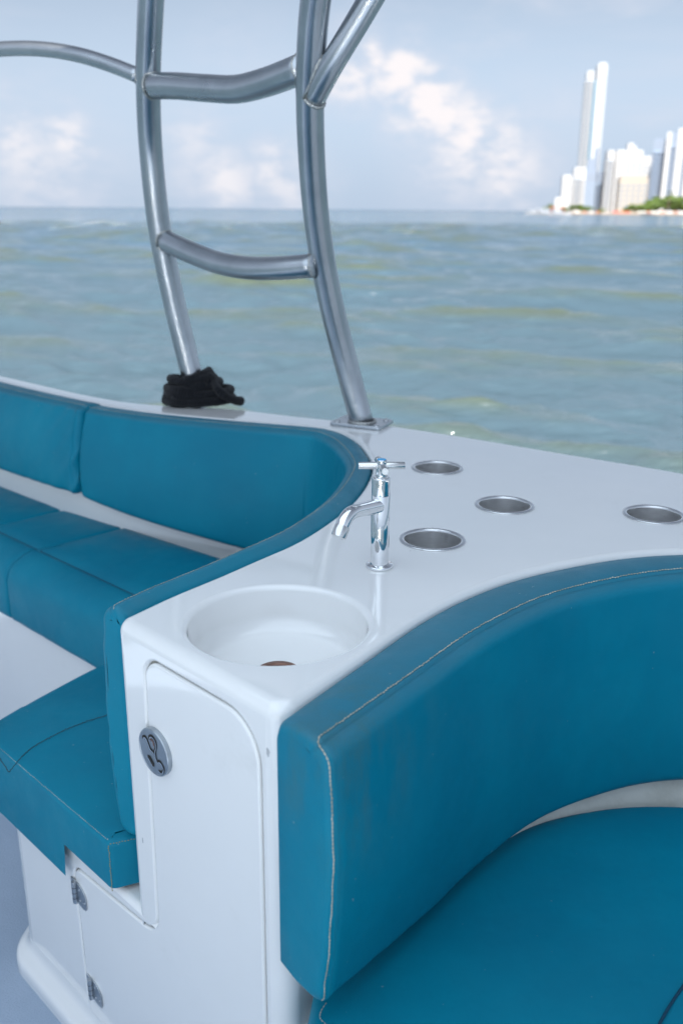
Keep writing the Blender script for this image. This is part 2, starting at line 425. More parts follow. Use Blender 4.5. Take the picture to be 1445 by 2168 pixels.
def stitches(name, pts, parent, matn='pale_thread', ln=.0030, gap=.0012, r=.00055, wob=.0002):
    """a run of raised thread stitches along a 3D polyline"""
    pts = np.array(pts); L = np.concatenate([[0], np.cumsum(np.linalg.norm(np.diff(pts, axis=0), axis=1))])
    mb = MB(); s = 0
    at = lambda q: Vector([np.interp(q, L, pts[:, k]) for k in range(3)])
    while s+ln < L[-1]:
        a, c = at(s), at(s+ln); mid = (a+c)/2+Vector((random.gauss(0, wob), random.gauss(0, wob), random.gauss(0, wob)))
        mb.tube([a, mid+(mid-(a+c)/2), c], [r*.5, r, r*.5], 5); s += ln+gap*random.uniform(.8, 1.2)
    o = mb.build(name, matn, parent); return o

# ------------------------------------------------------------------ plan curves of the boat moulding
A = np.array(atz(245, 1310))[:2]; Bc = np.array(atz(597, 1508))[:2]
U = (Bc-A)/np.linalg.norm(Bc-A); NF = np.array([U[1], -U[0]])          # along the front face, and out of it towards the camera
U3 = Vector((*U, 0)); NF3 = Vector((*NF, 0)); FW = np.linalg.norm(Bc-A)
def fp(u, z, n=0.): return Vector((*(A+U*u+NF*n), z))                     # point on the front face plane
def g(pts, z=CT): return [tuple(atz(x, y, z))[:2] for x, y in pts]
LEFT = g([(245, 1310), (350, 1262), (450, 1222), (540, 1183), (620, 1148), (690, 1105), (745, 1060), (775, 1020), (787, 985), (775, 955), (745, 925), (700, 908),
          (600, 898), (500, 890), (350, 876), (225, 858), (100, 832), (0, 808)])+[(-1.25, 2.80), (-1.55, 3.04)]
RIGHT = g([(597, 1508), (680, 1450), (760, 1395), (900, 1300), (1000, 1250), (1100, 1215), (1250, 1183), (1350, 1170), (1445, 1165)])+\
        [(.62, 1.258), (.75, 1.215), (.86, 1.12), (.93, .97), (.96, .75), (.97, .30)]
GUN = g([(0, 790), (100, 812), (190, 832), (300, 850), (500, 862), (640, 878), (830, 897), (1000, 922), (1200, 955), (1445, 995)])
GUN = [(-1.62, 3.22), (-1.30, 2.93)]+GUN+[(.86, 1.50), (1.03, 1.26), (1.14, .95), (1.19, .6), (1.20, .30)]
left_c = catmull(LEFT, .025); right_c = catmull(RIGHT, .025); gun_c = catmull(GUN, .05)
# outline, counter clockwise: A -> B -> right curve -> out -> gunwale back to the left -> left curve back to A
core = [('front', A), ('front', Bc)]+[('right', p) for p in right_c[3:]]+[('gun', p) for p in gun_c[::-1]]+[('left', p) for p in left_c[::-1][:-3]]
poly = [p for _, p in core]; kinds = [k for k, _ in core]
rads = [.016 if i == 0 else (.022 if i == 1 else 0) for i in range(len(poly))]
OUT, src = fillet(poly, rads)
okind = [kinds[s] for s in src]
if area(OUT) < 0: OUT = OUT[::-1]; okind = okind[::-1]
redge = [{'front': .016, 'right': .011, 'gun': .032, 'left': .011}[k] for k in okind]
redge = list(np.convolve(np.r_[redge[-3:], redge, redge[:3]], np.ones(7)/7, 'valid'))
SINK = (-.075, 1.002); SINK_R = .1080
CUPS = [tuple(atz(x, y))[:2] for x, y in [(925, 991), (1067, 1070), (1383, 1090), (915, 1143)]]
def on_front(a, c):
    return abs((a-A)@NF) < 2e-5 and abs((c-A)@NF) < 2e-5 and (np.linalg.norm(a-c) > .05)
fu = [(p-A)@U for i, p in enumerate(OUT) for q in (OUT[(i+1) % len(OUT)], OUT[i-1]) if on_front(p, q)]
FU0, FU1 = min(fu), max(fu)
# ------------------------------------------------------------------ boat cockpit moulding (one thing with parts)
boat = empty('boat_cockpit', (0, 1.3, FLOOR), 'glossy white fibreglass boat cockpit with sink counter, gunwale, cabinet face and bench bases', 'boat')
solid('counter', OUT, FLOOR-.5, CT, redge, 'gelcoat', boat, holes=[(SINK[0], SINK[1], SINK_R+.008)]+[(x, y, .0455) for x, y in CUPS], zwall=.8835, skip=on_front)
# sink bowl moulded into the counter
mb = MB(); prof = []
for k in range(9):
    t = math.pi/2*k/8; prof.append((SINK_R+.008-.008*math.sin(t), -.008*(1-math.cos(t))))
prof += [(SINK_R-.0010, -.02), (SINK_R-.003, -.038)]
for k in range(1, 10):
    t = math.pi/2*k/9; prof.append((SINK_R-.003-.024*(1-math.cos(t)), -.038-.023*math.sin(t)))
prof += [(.06, -.0625), (.030, -.0640), (.0001, -.0642)]
mb.lathe(prof, Matrix.Translation((*SINK, CT)), 96)
sink = mb.build('sink_basin', 'gelcoat', boat, sharp=None)
mb = MB(); mb.lathe([(.0275, -.0650), (.0270, -.0615), (.0255, -.0608), (.021, -.0612), (.0195, -.0630), (.0001, -.0632)], Matrix.Translation((SINK[0], SINK[1]-.011, CT)), 40)
mb.build('drain', 'copper_drain', sink)

# front face plate with an L shaped opening for the cabinet door
def flat_fill(name, outer, hole, depth, rr, matn, parent, off=0.):
    """plate in the front plane; outer/hole are (u,z) outlines; hole edge rounded by rr and going in by depth"""
    bm = bmesh.new()
    ov = [bm.verts.new(fp(u, z, off)) for u, z in outer]
    ed = [bm.edges.new((ov[i], ov[(i+1) % len(ov)])) for i in range(len(ov))]
    H = np.array(hole); I = inward(H); prev = None; n = len(H)
    for k in range(6):
        t = math.pi/2*k/5
        ring = [bm.verts.new(fp(H[i][0]-I[i][0]*rr*(1-math.sin(t)), H[i][1]-I[i][1]*rr*(1-math.sin(t)), off-rr*(1-math.cos(t)))) for i in range(n)]
        if prev is None: ed += [bm.edges.new((ring[i], ring[(i+1) % n])) for i in range(n)]
        else:
            for i in range(n): bm.faces.new((prev[i], prev[(i+1) % n], ring[(i+1) % n], ring[i]))
        prev = ring
    ring = [bm.verts.new(fp(*H[i], off-depth)) for i in range(n)]
    for i in range(n): bm.faces.new((prev[i], prev[(i+1) % n], ring[(i+1) % n], ring[i]))
    bmesh.ops.triangle_fill(bm, use_beauty=True, edges=ed, normal=NF3)
    return from_bm(name, bm, matn, parent, wn=True)
fl = fp(-.378, 0)[:2]
well = [(-.375, 1.615)]
base_poly = [tuple(fp(.05, 0, 0))[:2], tuple(left_c[2]+np.array([.03, -.01])), tuple(left_c[10]+np.array([.03, -.01])), (.0, 1.60), (-.02, 1.90), (-.20, 2.02), (-.50, 2.14), (-.95, 2.50), (-1.45, 2.93),
             (-1.62, 2.72), (-1.10, 2.268), (-.805, 1.992), (-.661, 1.868), (-.528, 1.745), (-.395, 1.628), (-.520, 1.42), fl]
bp, bs = fillet(base_poly, [0, 0, 0, .05, .1, .1, 0, 0, 0, 0, 0, 0, 0, 0, .04, 0, .055], 10)
if area(bp) < 0: bp = bp[::-1]
bu = [(p-A)@U for i, p in enumerate(bp) for q in (bp[(i+1) % len(bp)], bp[i-1]) if on_front(p, q)]
BL = min(bu)
SHELF = .475
outer = [(BL, FLOOR), (FU1, FLOOR), (FU1, .8835), (FU0, .8835), (FU0, SHELF-.0101), (BL, SHELF-.0101)]
Lp = [(-.166, .125), (.266, .125), (.266, .872), (.056, .872), (.047, .458), (-.176, .440)]
Lr = [.004, .03, .055, .030, .035, .022]
Lout, _ = fillet(Lp, Lr, 8)
if area(Lout) < 0: Lout = Lout[::-1]
flat_fill('front_face', outer, Lout, .022, .0045, 'gelcoat', boat)
# door panel
Li = Lout+inward(Lout)*.0022
def panel(name, H, top, rr, back, matn, parent, seg=4):
    bm = bmesh.new(); n = len(H); I = inward(H); prev = [bm.verts.new(fp(*H[i], back)) for i in range(n)]
    for k in range(seg+1):
        t = math.pi/2*k/seg
        ring = [bm.verts.new(fp(H[i][0]+I[i][0]*rr*(1-math.cos(t)), H[i][1]+I[i][1]*rr*(1-math.cos(t)), top-rr*(1-math.sin(t)))) for i in range(n)]
        for i in range(n): bm.faces.new((prev[i], prev[(i+1) % n], ring[(i+1) % n], ring[i]))
        prev = ring
    bmesh.ops.triangle_fill(bm, use_beauty=True, edges=[bm.edges.get((prev[i], prev[(i+1) % n])) for i in range(n)], normal=NF3)
    return from_bm(name, bm, matn, parent, wn=True)
door = panel('cabinet_door', Li, .0006, .0035, -.02, 'gelcoat', boat)
door['label'] = 'L shaped cabinet door with round steel latch'
# grimy rubber seal at the bottom of the joint
bm = bmesh.new(); Ls = Lout-inward(Lout)*.001; ra = [bm.verts.new(fp(*p, -.0065)) for p in Ls]; rb = [bm.verts.new(fp(*p, -.0065)) for p in (Lout+inward(Lout)*.0035)]
for i in range(len(ra)): bm.faces.new((ra[i], ra[(i+1) % len(ra)], rb[(i+1) % len(ra)], rb[i]))
from_bm('door_seal', bm, 'grimy_seal', boat)
# latch: round steel disc with its cut out lift key
ML = Matrix(((U3.x, 0, NF3.x, 0), (U3.y, 0, NF3.y, 0), (0, 1, 0, 0), (0, 0, 0, 1)))   # local x=u, y=up, z=out of the face
pl = fp(.0745, .752)
ML.translation = pl
mb = MB(); R0 = .0305
mb.lathe([(R0, .0006), (R0, .0062), (R0-.0006, .0070), (R0-.0020, .0072), (R0-.0026, .0066)], ML, 64, 0)
def ribbon(pts, w, z, dep, mi):
    """sunken slot drawn as a dark ribbon with a raised bright lip"""
    P = catmull(pts, .0012)[:, :2]; T = np.gradient(P, axis=0); T /= np.linalg.norm(T, axis=1, keepdims=True); Nn = np.stack([-T[:, 1], T[:, 0]], 1)
    ws = w*np.clip(np.minimum(np.arange(len(P)), np.arange(len(P))[::-1])/2.5, .15, 1)[:, None]
    a = P+Nn*ws; c = P-Nn*ws; n = len(P)
    vs = [ML @ Vector((*p, z)) for p in a]+[ML @ Vector((*p, z)) for p in c]
    mb.add(vs, [(i, i+1, n+i+1, n+i) for i in range(n-1)], mi)
bmd = bmesh.new()
mb.lathe([(R0-.0026, .0066), (.0001, .0066)], ML, 64, 0)
slot1 = [(-.0215, .0085), (-.0195, .0135), (-.0145, .0150), (-.0100, .0085), (-.0055, .0030), (.0000, .0015), (.0030, -.001)]
slot2 = [(-.0060, .0120), (-.0065, .0185), (-.0020, .0222), (.0045, .0200), (.0060, .0120), (.0035, .0030), (.0055, -.0060), (.0085, -.0085), (.0125, -.0060), (.0175, -.0080), (.0195, -.0140), (.0150, -.0200), (.0090, -.0195)]
pocket = [(-.0120, -.0085), (-.0080, -.0120), (-.0030, -.0165), (.0005, -.0195)]
ribbon(slot1, .0016, .0070, 0, 1); ribbon(slot2, .0016, .0070, 0, 1); ribbon(pocket, .0042, .0070, 0, 1)
ribbon([(x+.0013, y-.0016) for x, y in slot1], .0008, .0076, 0, 2); ribbon([(x+.0013, y-.0016) for x, y in slot2], .0008, .0076, 0, 2)
ribbon([(x-.0010, y-.0022) for x, y in pocket], .0010, .0076, 0, 2)
ribbon([(-.0045, .0165), (.0002, .0172), (.0028, .0140), (.0020, .0090)], .0014, .0074, 0, 3)
mb.build('latch', ['latch_steel', 'dark_gap', 'rim_steel', 'copper_drain'], door, sharp=30)
# hinges
def hinge(u, z, k):
    mb = MB(); M = ML.copy(); M.translation = fp(u, z)
    mb.lathe([(.0038, -.019), (.0042, -.0175), (.0042, .0175), (.0038, .019)], M @ Matrix.Translation((0, 0, .0042)) @ Matrix.Rotation(rad(-90), 4, 'X'), 16, 0, True, True)
    for q in (-.0095, 0, .0095):
        mb.lathe([(.00445, q-.0004), (.00445, q+.0004)], M @ Matrix.Translation((0, 0, .0042)) @ Matrix.Rotation(rad(-90), 4, 'X'), 16, 1)
    def leaf(out, t=.0022):
        n = len(out); vs = [M @ Vector((x, y, .0008)) for x, y in out]+[M @ Vector((x, y, .0008+t)) for x, y in out]
        mb.add(vs, [tuple(range(n, 2*n)), tuple(range(n))[::-1]]+[(i, (i+1) % n, n+(i+1) % n, n+i) for i in range(n)], 0)
    leaf([(.0035, -.0175), (.014, -.0195), (.021, -.0205), (.0265, -.019), (.0285, -.015), (.0285, .002), (.0255, .0085), (.019, .0145), (.010, .0185), (.0035, .0185)])
    leaf([(-.0035, .0185), (-.012, .0205), (-.0125, -.014), (-.0035, -.0175)])
    for (x, y) in ((.011, .009), (.011, -.011), (.0225, -.009)):
        mb.lathe([(.0026, .0030), (.0024, .0038), (.0012, .0042), (.0001, .0042)], M @ Matrix.Translation((x, y, 0)), 14, 0)
    h = mb.build('hinge', ['brushed_steel', 'dark_gap'], door, sharp=35)
hinge(-.170, .396, 0); hinge(-.150, .226, 1)

# bench base of the left settee
solid('bench_base', bp, FLOOR-.002, SHELF, .010, 'gelcoat', boat, zwall=SHELF-.0101, skip=on_front)
# foot flange where the base meets the floor
k0 = [p for p in (np.array(q) for q in base_poly[:1])]
fpath = catmull([tuple(fp(.35, 0))[:2], tuple(fp(.05, 0))[:2], tuple(fp(-.15, 0))[:2], tuple(fp(-.30, 0))[:2]], .02)
arc, _ = fillet([tuple(fp(.4, 0))[:2], tuple(fl), (-.520, 1.42), (-.395, 1.628)], [0, .055, 0, .02], 12)
arc = arc[:-2]
tt = np.gradient(arc, axis=0); tt /= np.linalg.norm(tt, axis=1, keepdims=True); on = np.stack([-tt[:, 1], tt[:, 0]], 1)
if on[0]@NF < 0: on = -on
pr = [(-.004, .068), (-.0005, .060), (.0015, .050), (.005, .042), (.011, .036), (.018, .0325), (.028, .028), (.033, .0245), (.0355, .019), (.036, .010), (.036, -.002)]
vs = [(*(arc[i]+on[i]*o*.72), FLOOR+z) for i in range(len(arc)) for o, z in pr]; K = len(pr)
mesh('foot_flange', vs, [(i*K+j, (i+1)*K+j, (i+1)*K+j+1, i*K+j+1) for i in range(len(arc)-1) for j in range(K-1)], 'gelcoat', boat)
# recline liners behind the backrests
def sweep(name, path, prof_fn, matn, parent, closed_ends=True, endr=.0):
    """path Nx2 plan curve; prof_fn(s, i)-> list of (offset, z) closed profile; offset to the left of travel * sgn"""
    P = np.array(path); T = np.gradient(P, axis=0); T /= np.linalg.norm(T, axis=1, keepdims=True); Nn = np.stack([-T[:, 1], T[:, 0]], 1)
    L = np.concatenate([[0], np.cumsum(np.linalg.norm(np.diff(P, axis=0), axis=1))])
    vs, fs = [], []; n = len(P)
    for i in range(n):
        pr = prof_fn(L[i], i, L[-1]); K = len(pr)
        for o, z in pr: vs.append((P[i][0]+Nn[i][0]*o, P[i][1]+Nn[i][1]*o, z))
    for i in range(n-1):
        for j in range(K): fs.append((i*K+j, i*K+(j+1) % K, (i+1)*K+(j+1) % K, (i+1)*K+j))
    fs.append(tuple(range(K))); fs.append(tuple((n-1)*K+j for j in range(K)))
    bm = bmesh.new(); bv = [bm.verts.new(v) for v in vs]
    for f in fs:
        try: bm.faces.new([bv[i] for i in f])
        except ValueError: pass
    return from_bm(name, bm, matn, parent)
def lerp(a, c, t): return a+(c-a)*max(0, min(1, t))
lc_fine = catmull(LEFT, .012); rc_fine = catmull(RIGHT, .012)
Ll = np.concatenate([[0], np.cumsum(np.linalg.norm(np.diff(lc_fine, axis=0), axis=1))]); 
s_far = Ll[np.argmin(np.linalg.norm(lc_fine-np.array(g([(700, 908)])[0]), axis=1))]   # where the far straight begins
s_split = Ll[np.argmin(np.linalg.norm(lc_fine-np.array(g([(225, 858)])[0]), axis=1))]
def linerp(s, i, L):
    th = lerp(.02, .050, (s-s_far+.25)/.25); zt = lerp(.61, .705, (s-s_far)/(s_split-s_far))
    return [(-.01, FLOOR), (-.01, zt+.02), (th-.03, zt+.02), (th-.012, zt+.005), (th, zt-.02), (th+.012, zt-.06), (th+.016, FLOOR)]
sweep('bench_back_ledge', lc_fine[8:], linerp, 'gelcoat', boat)
def linerr(s, i, L):
    th = lerp(.036, .062, s/.25)
    return [(.01, FLOOR), (.01, .66), (-th+.04, .65), (-th+.012, .60), (-th+.002, .575), (-th-.004, .55), (-th-.02, .535), (-th-.022, FLOOR)]
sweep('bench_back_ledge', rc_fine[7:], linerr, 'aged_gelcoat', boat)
# base under the right bench
rb_poly = [tuple(p) for p in right_c[3:]-0]+[(.60, .30), (.58, .62), (.50, .745), (.42, .74), (.33, .64), (.20, .42), (.02, .30), (-.06, .55)]
rb = np.array(rb_poly)
if area(rb) < 0: rb = rb[::-1]
solid('bench_base', rb, FLOOR-.002, .46, .012, 'gelcoat', boat)
# round fitting in the far bench base
d = np.array([.74, -.67]); d /= np.linalg.norm(d); nn2 = np.array([-d[1], d[0]])*-1
cpt = atz(-22, 1402, .40); MR = Matrix(((d[0], 0, nn2[0], 0), (d[1], 0, nn2[1], 0), (0, 1, 0, 0), (0, 0, 0, 1)))
# slide onto the base face
q0 = np.array((-.661, 1.868)); rr_ = ray(-22, 1402); t_ = ((q0-CAM[:2])@nn2)/(rr_[:2]@nn2); cpt = Vector(CAM+rr_*t_)
MR.translation = cpt+Vector((*nn2, 0))*.014
mb = MB(); mb.lathe([(.040, -.001), (.040, .004), (.037, .006), (.033, .006), (.031, .002), (.0001, .0015)], MR, 48); mb.build('round_hatch', 'gelcoat', boat)

# cockpit floor
fv = [(-1.7, 3.0, FLOOR), (-1.9, -2.6, FLOOR), (1.15, -2.6, FLOOR), (1.15, 1.0, FLOOR), (.4, 1.6, FLOOR), (-.3, 2.1, FLOOR)]
fl_o = mesh('cockpit_floor', fv, [tuple(range(6))], 'nonskid', None, False); tag(fl_o, kind='structure')

# ------------------------------------------------------------------ cushions
def back_profile(t0, t1, z0, z1, r, ins=0., crown=.006, bulge=.009, sgn=1):
    """profile of a backrest cushion, outer bottom -> outer top -> inner top -> inner bottom"""
    o0 = .0015+ins*.12; o1 = t0-ins; o2 = t1-ins; zt = z1-ins; zb = z0+ins
    r = max(.002, min(r, (o1-o0)*.45))
    P = [(o0, zb+.006), (o0, zb+.05), (o0, zt-.012), (o0+.0025, zt-.004), (o0+.008, zt-.0005)]
    sx = o1-r; wt = max(.001, sx-.0045-o0-.008)
    P += [(o0+.008+wt*.35, zt+crown*.8), (o0+.008+wt*.75, zt+crown)]
    P += [(sx-.0045, zt+crown*.7), (sx-.0010, zt+crown*.45), (sx+.0004, zt+crown*.1-.0012), (sx+.0020, zt+crown*.1)]
    for k in range(1, 7):
        a = math.pi/2*(1-k/6.); P.append((sx+r*math.cos(a)*1., zt-r+r*math.sin(a)-.0005))
    H = zt-r-(zb+r)
    for q in np.linspace(.06, .94, 14):
        P.append((o1+(o2-o1)*q+bulge*math.sin(math.pi*q), zt-r-H*q))
    for k in range(0, 6):
        a = -math.pi/2*k/5.; P.append((o2-r+r*math.cos(a), zb+r+r*math.sin(a)))
    P.append((o0+(o2-o0)*.4, zb))
    return [(o*sgn, z) for o, z in P]
SEAMI = 9
def wrinkle(s, z, amp, ph=0.):
    return amp*(noise.noise(Vector((s*28+z*22+ph, z*9, ph)))+.5*noise.noise(Vector((s*60+z*40, z*15, ph+3))))
def backrest(name, path, t0f, t1f, z0f, z1, r, sgn, label, group, seamr='pale_thread', endr=.014, wr=.0012, ends=(1, 1), dir0=None):
    th = empty(name, (path[len(path)//2][0], path[len(path)//2][1], z0f(0, 1)), label, 'cushion', group)
    P = np.array(path); Lc = np.concatenate([[0], np.cumsum(np.linalg.norm(np.diff(P, axis=0), axis=1))]); LT = Lc[-1]
    # finer sampling near the ends
    ss = np.unique(np.r_[LT*0+endr*(1-np.cos(np.linspace(0, math.pi/2, 7))), np.linspace(endr, LT-endr, max(8, int(LT/.012))), LT-endr*(1-np.cos(np.linspace(0, math.pi/2, 7)))])
    Q = np.stack([np.interp(ss, Lc, P[:, 0]), np.interp(ss, Lc, P[:, 1])], 1)
    T = np.gradient(P, axis=0); T /= np.linalg.norm(T, axis=1, keepdims=True)
    Ti = np.stack([np.interp(ss, Lc, T[:, 0]), np.interp(ss, Lc, T[:, 1])], 1); Ti /= np.linalg.norm(Ti, axis=1, keepdims=True)
    Nn = np.stack([-Ti[:, 1], Ti[:, 0]], 1)
    if dir0 is not None:
        for i, s in enumerate(ss):
            w = max(0, 1-s/.16); w = w*w*(3-2*w); Nn[i] = Nn[i]*(1-w)+np.array(dir0)*sgn*w; Nn[i] /= np.linalg.norm(Nn[i])
    rows = []; seam = []
    for i, s in enumerate(ss):
        de = min(s if ends[0] else 9, LT-s if ends[1] else 9)
        ins = endr-math.sqrt(max(0, endr**2-max(0, endr-de)**2)) if de < endr else 0
        t = s/LT
        pr = back_profile(t0f(s, LT), t1f(s, LT), z0f(s, LT), z1, r, ins, sgn=sgn)
        row = []
        for j, (o, z) in enumerate(pr):
            w = 0
            if j > SEAMI+2: w = wrinkle(s, z, wr*(.35+2.2*math.exp(-de/.06)), 5.*len(label))
            row.append((Q[i][0]+Nn[i][0]*(o+w*sgn), Q[i][1]+Nn[i][1]*(o+w*sgn), z))
        rows.append(row)
        if ins < endr*.5:
            o, z = pr[SEAMI-2]; seam.append((Q[i][0]+Nn[i][0]*o, Q[i][1]+Nn[i][1]*o, z+.0009))
    K = len(rows[0]); bm = bmesh.new(); bv = [[bm.verts.new(v) for v in row] for row in rows]
    for i in range(len(rows)-1):
        for j in range(K): bm.faces.new((bv[i][j], bv[i][(j+1) % K], bv[i+1][(j+1) % K], bv[i+1][j]))
    for row in (bv[0], bv[-1]):
        f = bm.faces.new(row); bmesh.ops.triangulate(bm, faces=[f])
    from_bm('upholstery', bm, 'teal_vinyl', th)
    return th, seam, rows
# right hand backrest: wraps the counter in front of the camera
rpath = rc_fine.copy()
rpath[:6] = [right_c[0]+(right_c[3]-right_c[0])*(k/6*1.12-.16)*.96 for k in range(6)]
def rt0(s, L): return lerp(.080, .094, s/.35)
thR, seamR, rowsR = backrest('backrest_cushion', rpath, rt0, lambda s, L: rt0(s, L)+lerp(-.008, .002, s/.3), lambda s, L: lerp(.590, .566, s/.2), .8970, .017, -1,
    'large curved teal backrest with pale top stitching nearest the camera at lower right', 'teal vinyl seat and back cushions', endr=.011, wr=.0009, dir0=(.66, -.75))
stitches('stitching', seamR[3:], thR, 'pale_thread', .0036, .0010, .0008)
# seam running down the inner corner of its end
i_e = 5
def endseam(rows, i_e, jr, off):
    return [Vector(rows[i_e][j])+off for j in jr]
jr = list(range(SEAMI, len(rowsR[0])-4))
pts = [Vector(seamR[3]), Vector(seamR[1])*.5+Vector(rowsR[4][SEAMI+2])*.5]+[Vector(rowsR[4][j]) for j in range(SEAMI+3, len(rowsR[0])-3)]
ps = catmull([tuple(p) for p in pts], .004)
outw = (Vector((*(-NF), 0))*-1).normalized()*.0006+Vector((U3.x, U3.y, 0))*-.0003
ps = ps+np.array(outw)
stitches('end_stitching', ps, thR, 'pale_thread', .0040, .0005, .0009, .00010)
# left U shaped backrest and the one beyond the split
cut = int(np.argmin(abs(Ll-s_split)))
lp1 = lc_fine[1:cut+1]; lp2 = lc_fine[cut:]
def lt0(s, L): return lerp(lerp(.042, .050, s/.3), .074, (s-s_far+.35)/.35)
thL, seamL, rowsL = backrest('backrest_cushion', lp1, lt0, lambda s, L: lt0(s, L)+lerp(0, .030, (s-s_far+.2)/.3), lambda s, L: lerp(.57, lerp(.592, .686, (s-s_far)/(s_split-s_far)), (s-s_far+.3)/.3), .900, .014, 1,
    'curved teal backrest wrapping round behind the tap, along counter and far gunwale', 'teal vinyl seat and back cushions', endr=.012, wr=.0012)
stitches('stitching', seamL, thL, 'pale_thread', .0036, .0012, .0006)
thL2, seamL2, rowsL2 = backrest('backrest_cushion', lp2, lambda s, L: .078, lambda s, L: .108, lambda s, L: .690, .904, .014, 1,
    'straight teal backrest at the far left edge under the white gunwale', 'teal vinyl seat and back cushions', endr=.016, wr=.0042)
stitches('stitching', seamL2, thL2, 'pale_thread', .0036, .0012, .0006)

def seat(name, P, z0, z1, r, label, seams=(), crown=None, mat_s='dark_thread'):
    c = np.mean(P, 0); th = empty(name, (c[0], c[1], float(np.min(z0))), label, 'cushion', 'teal vinyl seat and back cushions')
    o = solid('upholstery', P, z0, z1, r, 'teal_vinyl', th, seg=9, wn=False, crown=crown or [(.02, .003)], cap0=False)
    for pts, mt_, kw in seams:
        stitches('stitching', pts, th, mt_, **kw)
    return th, o
# near left seat pad, its end facing the camera
e = .012
c1 = fp(-.392, 0, e)[:2]; c2 = fp(-.042, 0, e)[:2]
near_poly = [c1, fp(-.178, 0, e)[:2], fp(-.172, 0, e)[:2], c2, tuple(fp(-.015, 0, -.055))[:2], tuple(left_c[5]+np.array([-.045, .03])), tuple(left_c[10]+np.array([-.05, .03])), (-.10, 1.46),
             (-.385, 1.625), (-.432, 1.622), (-.490, 1.535), (-.566, 1.404), (-.600, 1.300)]
nr = [.075, 0, 0, .012, .02, .05, .05, .05, .02, .02, .1, .1, .1]
NPp, ns = fillet(near_poly, nr, 10)
if area(NPp) < 0: NPp = NPp[::-1]; ns = ns[::-1]
NP, nk = [], []
for i in range(len(NPp)):          # densify long edges
    a, c = NPp[i], NPp[(i+1) % len(NPp)]; n = max(1, int(np.linalg.norm(c-a)/.02))
    for k in range(n): NP.append(a+(c-a)*k/n)
NP = np.array(NP)
def near_r(p):
    n = (p-A)@NF; u = (p-A)@U
    if u > -.02 or n > -.002: return .010
    if u > -.1 and n > -.1: return .012
    dw = min(np.linalg.norm(p-q) for q in (np.array([-.600, 1.30])+(np.array([-.432, 1.622])-np.array([-.600, 1.30]))*t for t in np.linspace(-.2, 1, 30)))
    return .010+.060*max(0, 1-dw/.06)
nrr = np.array([near_r(p) for p in NP]); nrr = np.convolve(np.r_[nrr[-3:], nrr, nrr[:3]], np.ones(7)/7, 'valid')
def near_z(p):
    u = (p-A)@U; n = (p-A)@NF
    if n > -.06 and u > -.175: return .484
    return .425 if (n > -.03 or u < -.3) else .470
nz = np.array([near_z(p) for p in NP])
thN, oN = seat('seat_cushion', NP, nz, .560, nrr, 'teal seat pad with square stitched end beside the latch cabinet', crown=[(.006, .002)])
def line3(pts, z): return [Vector((x, y, z)) for x, y in pts]
s1 = catmull([(*fp(-.388, 0, .010)[:2], .5585), (*fp(-.22, 0, .010)[:2], .5595), (*fp(-.048, 0, .008)[:2], .5595)], .004)
stitches('stitching', s1+np.array([*NF*.001, .0002]), thN, 'pale_thread', .0020, .0022, .0006)
stitches('stitching', [Vector((*p[:2], z)) for p, z in [(np.array(fp(-.042, 0, e+.0003)), .556), (np.array(fp(-.042, 0, e+.0004)), .478)]], thN, 'ochre_thread', .0022, .0014, .0008)
s2 = catmull([(*atz(20, 1635, .562)[:2], .5625), (*atz(60, 1590, .563)[:2], .5635), (*atz(120, 1555, .563)[:2], .564), (*atz(180, 1530, .563)[:2], .564), (*atz(240, 1510, .563)[:2], .564), (-.33, 1.43, .564)], .004)
stitches('stitching', s2, thN, 'dark_thread', .0030, .0008, .0008)
s3 = [fp(-.392, .556, e+.0012), fp(-.3955, .52, e+.0012), fp(-.396, .47, e+.001), fp(-.392, .43, e+.001)]
s3 = catmull([tuple(atz(20, 1635, .5605))]+[tuple(Vector((*fp(u, 0, nn_)[:2], z))) for u, nn_, z in ((-.395, .0135, .545), (-.3985, .0125, .50), (-.396, .0135, .45), (-.388, .0135, .43))], .004)
stitches('stitching', s3, thN, 'dark_thread', .0030, .0008, .0008)
s4 = catmull([(*fp(-.042, 0, .010)[:2], .5575), (*fp(-.024, 0, -.025)[:2], .5585), (*fp(-.018, 0, -.05)[:2], .5585)], .004)
stitches('stitching', s4, thN, 'ochre_thread', .0020, .0020, .0006)

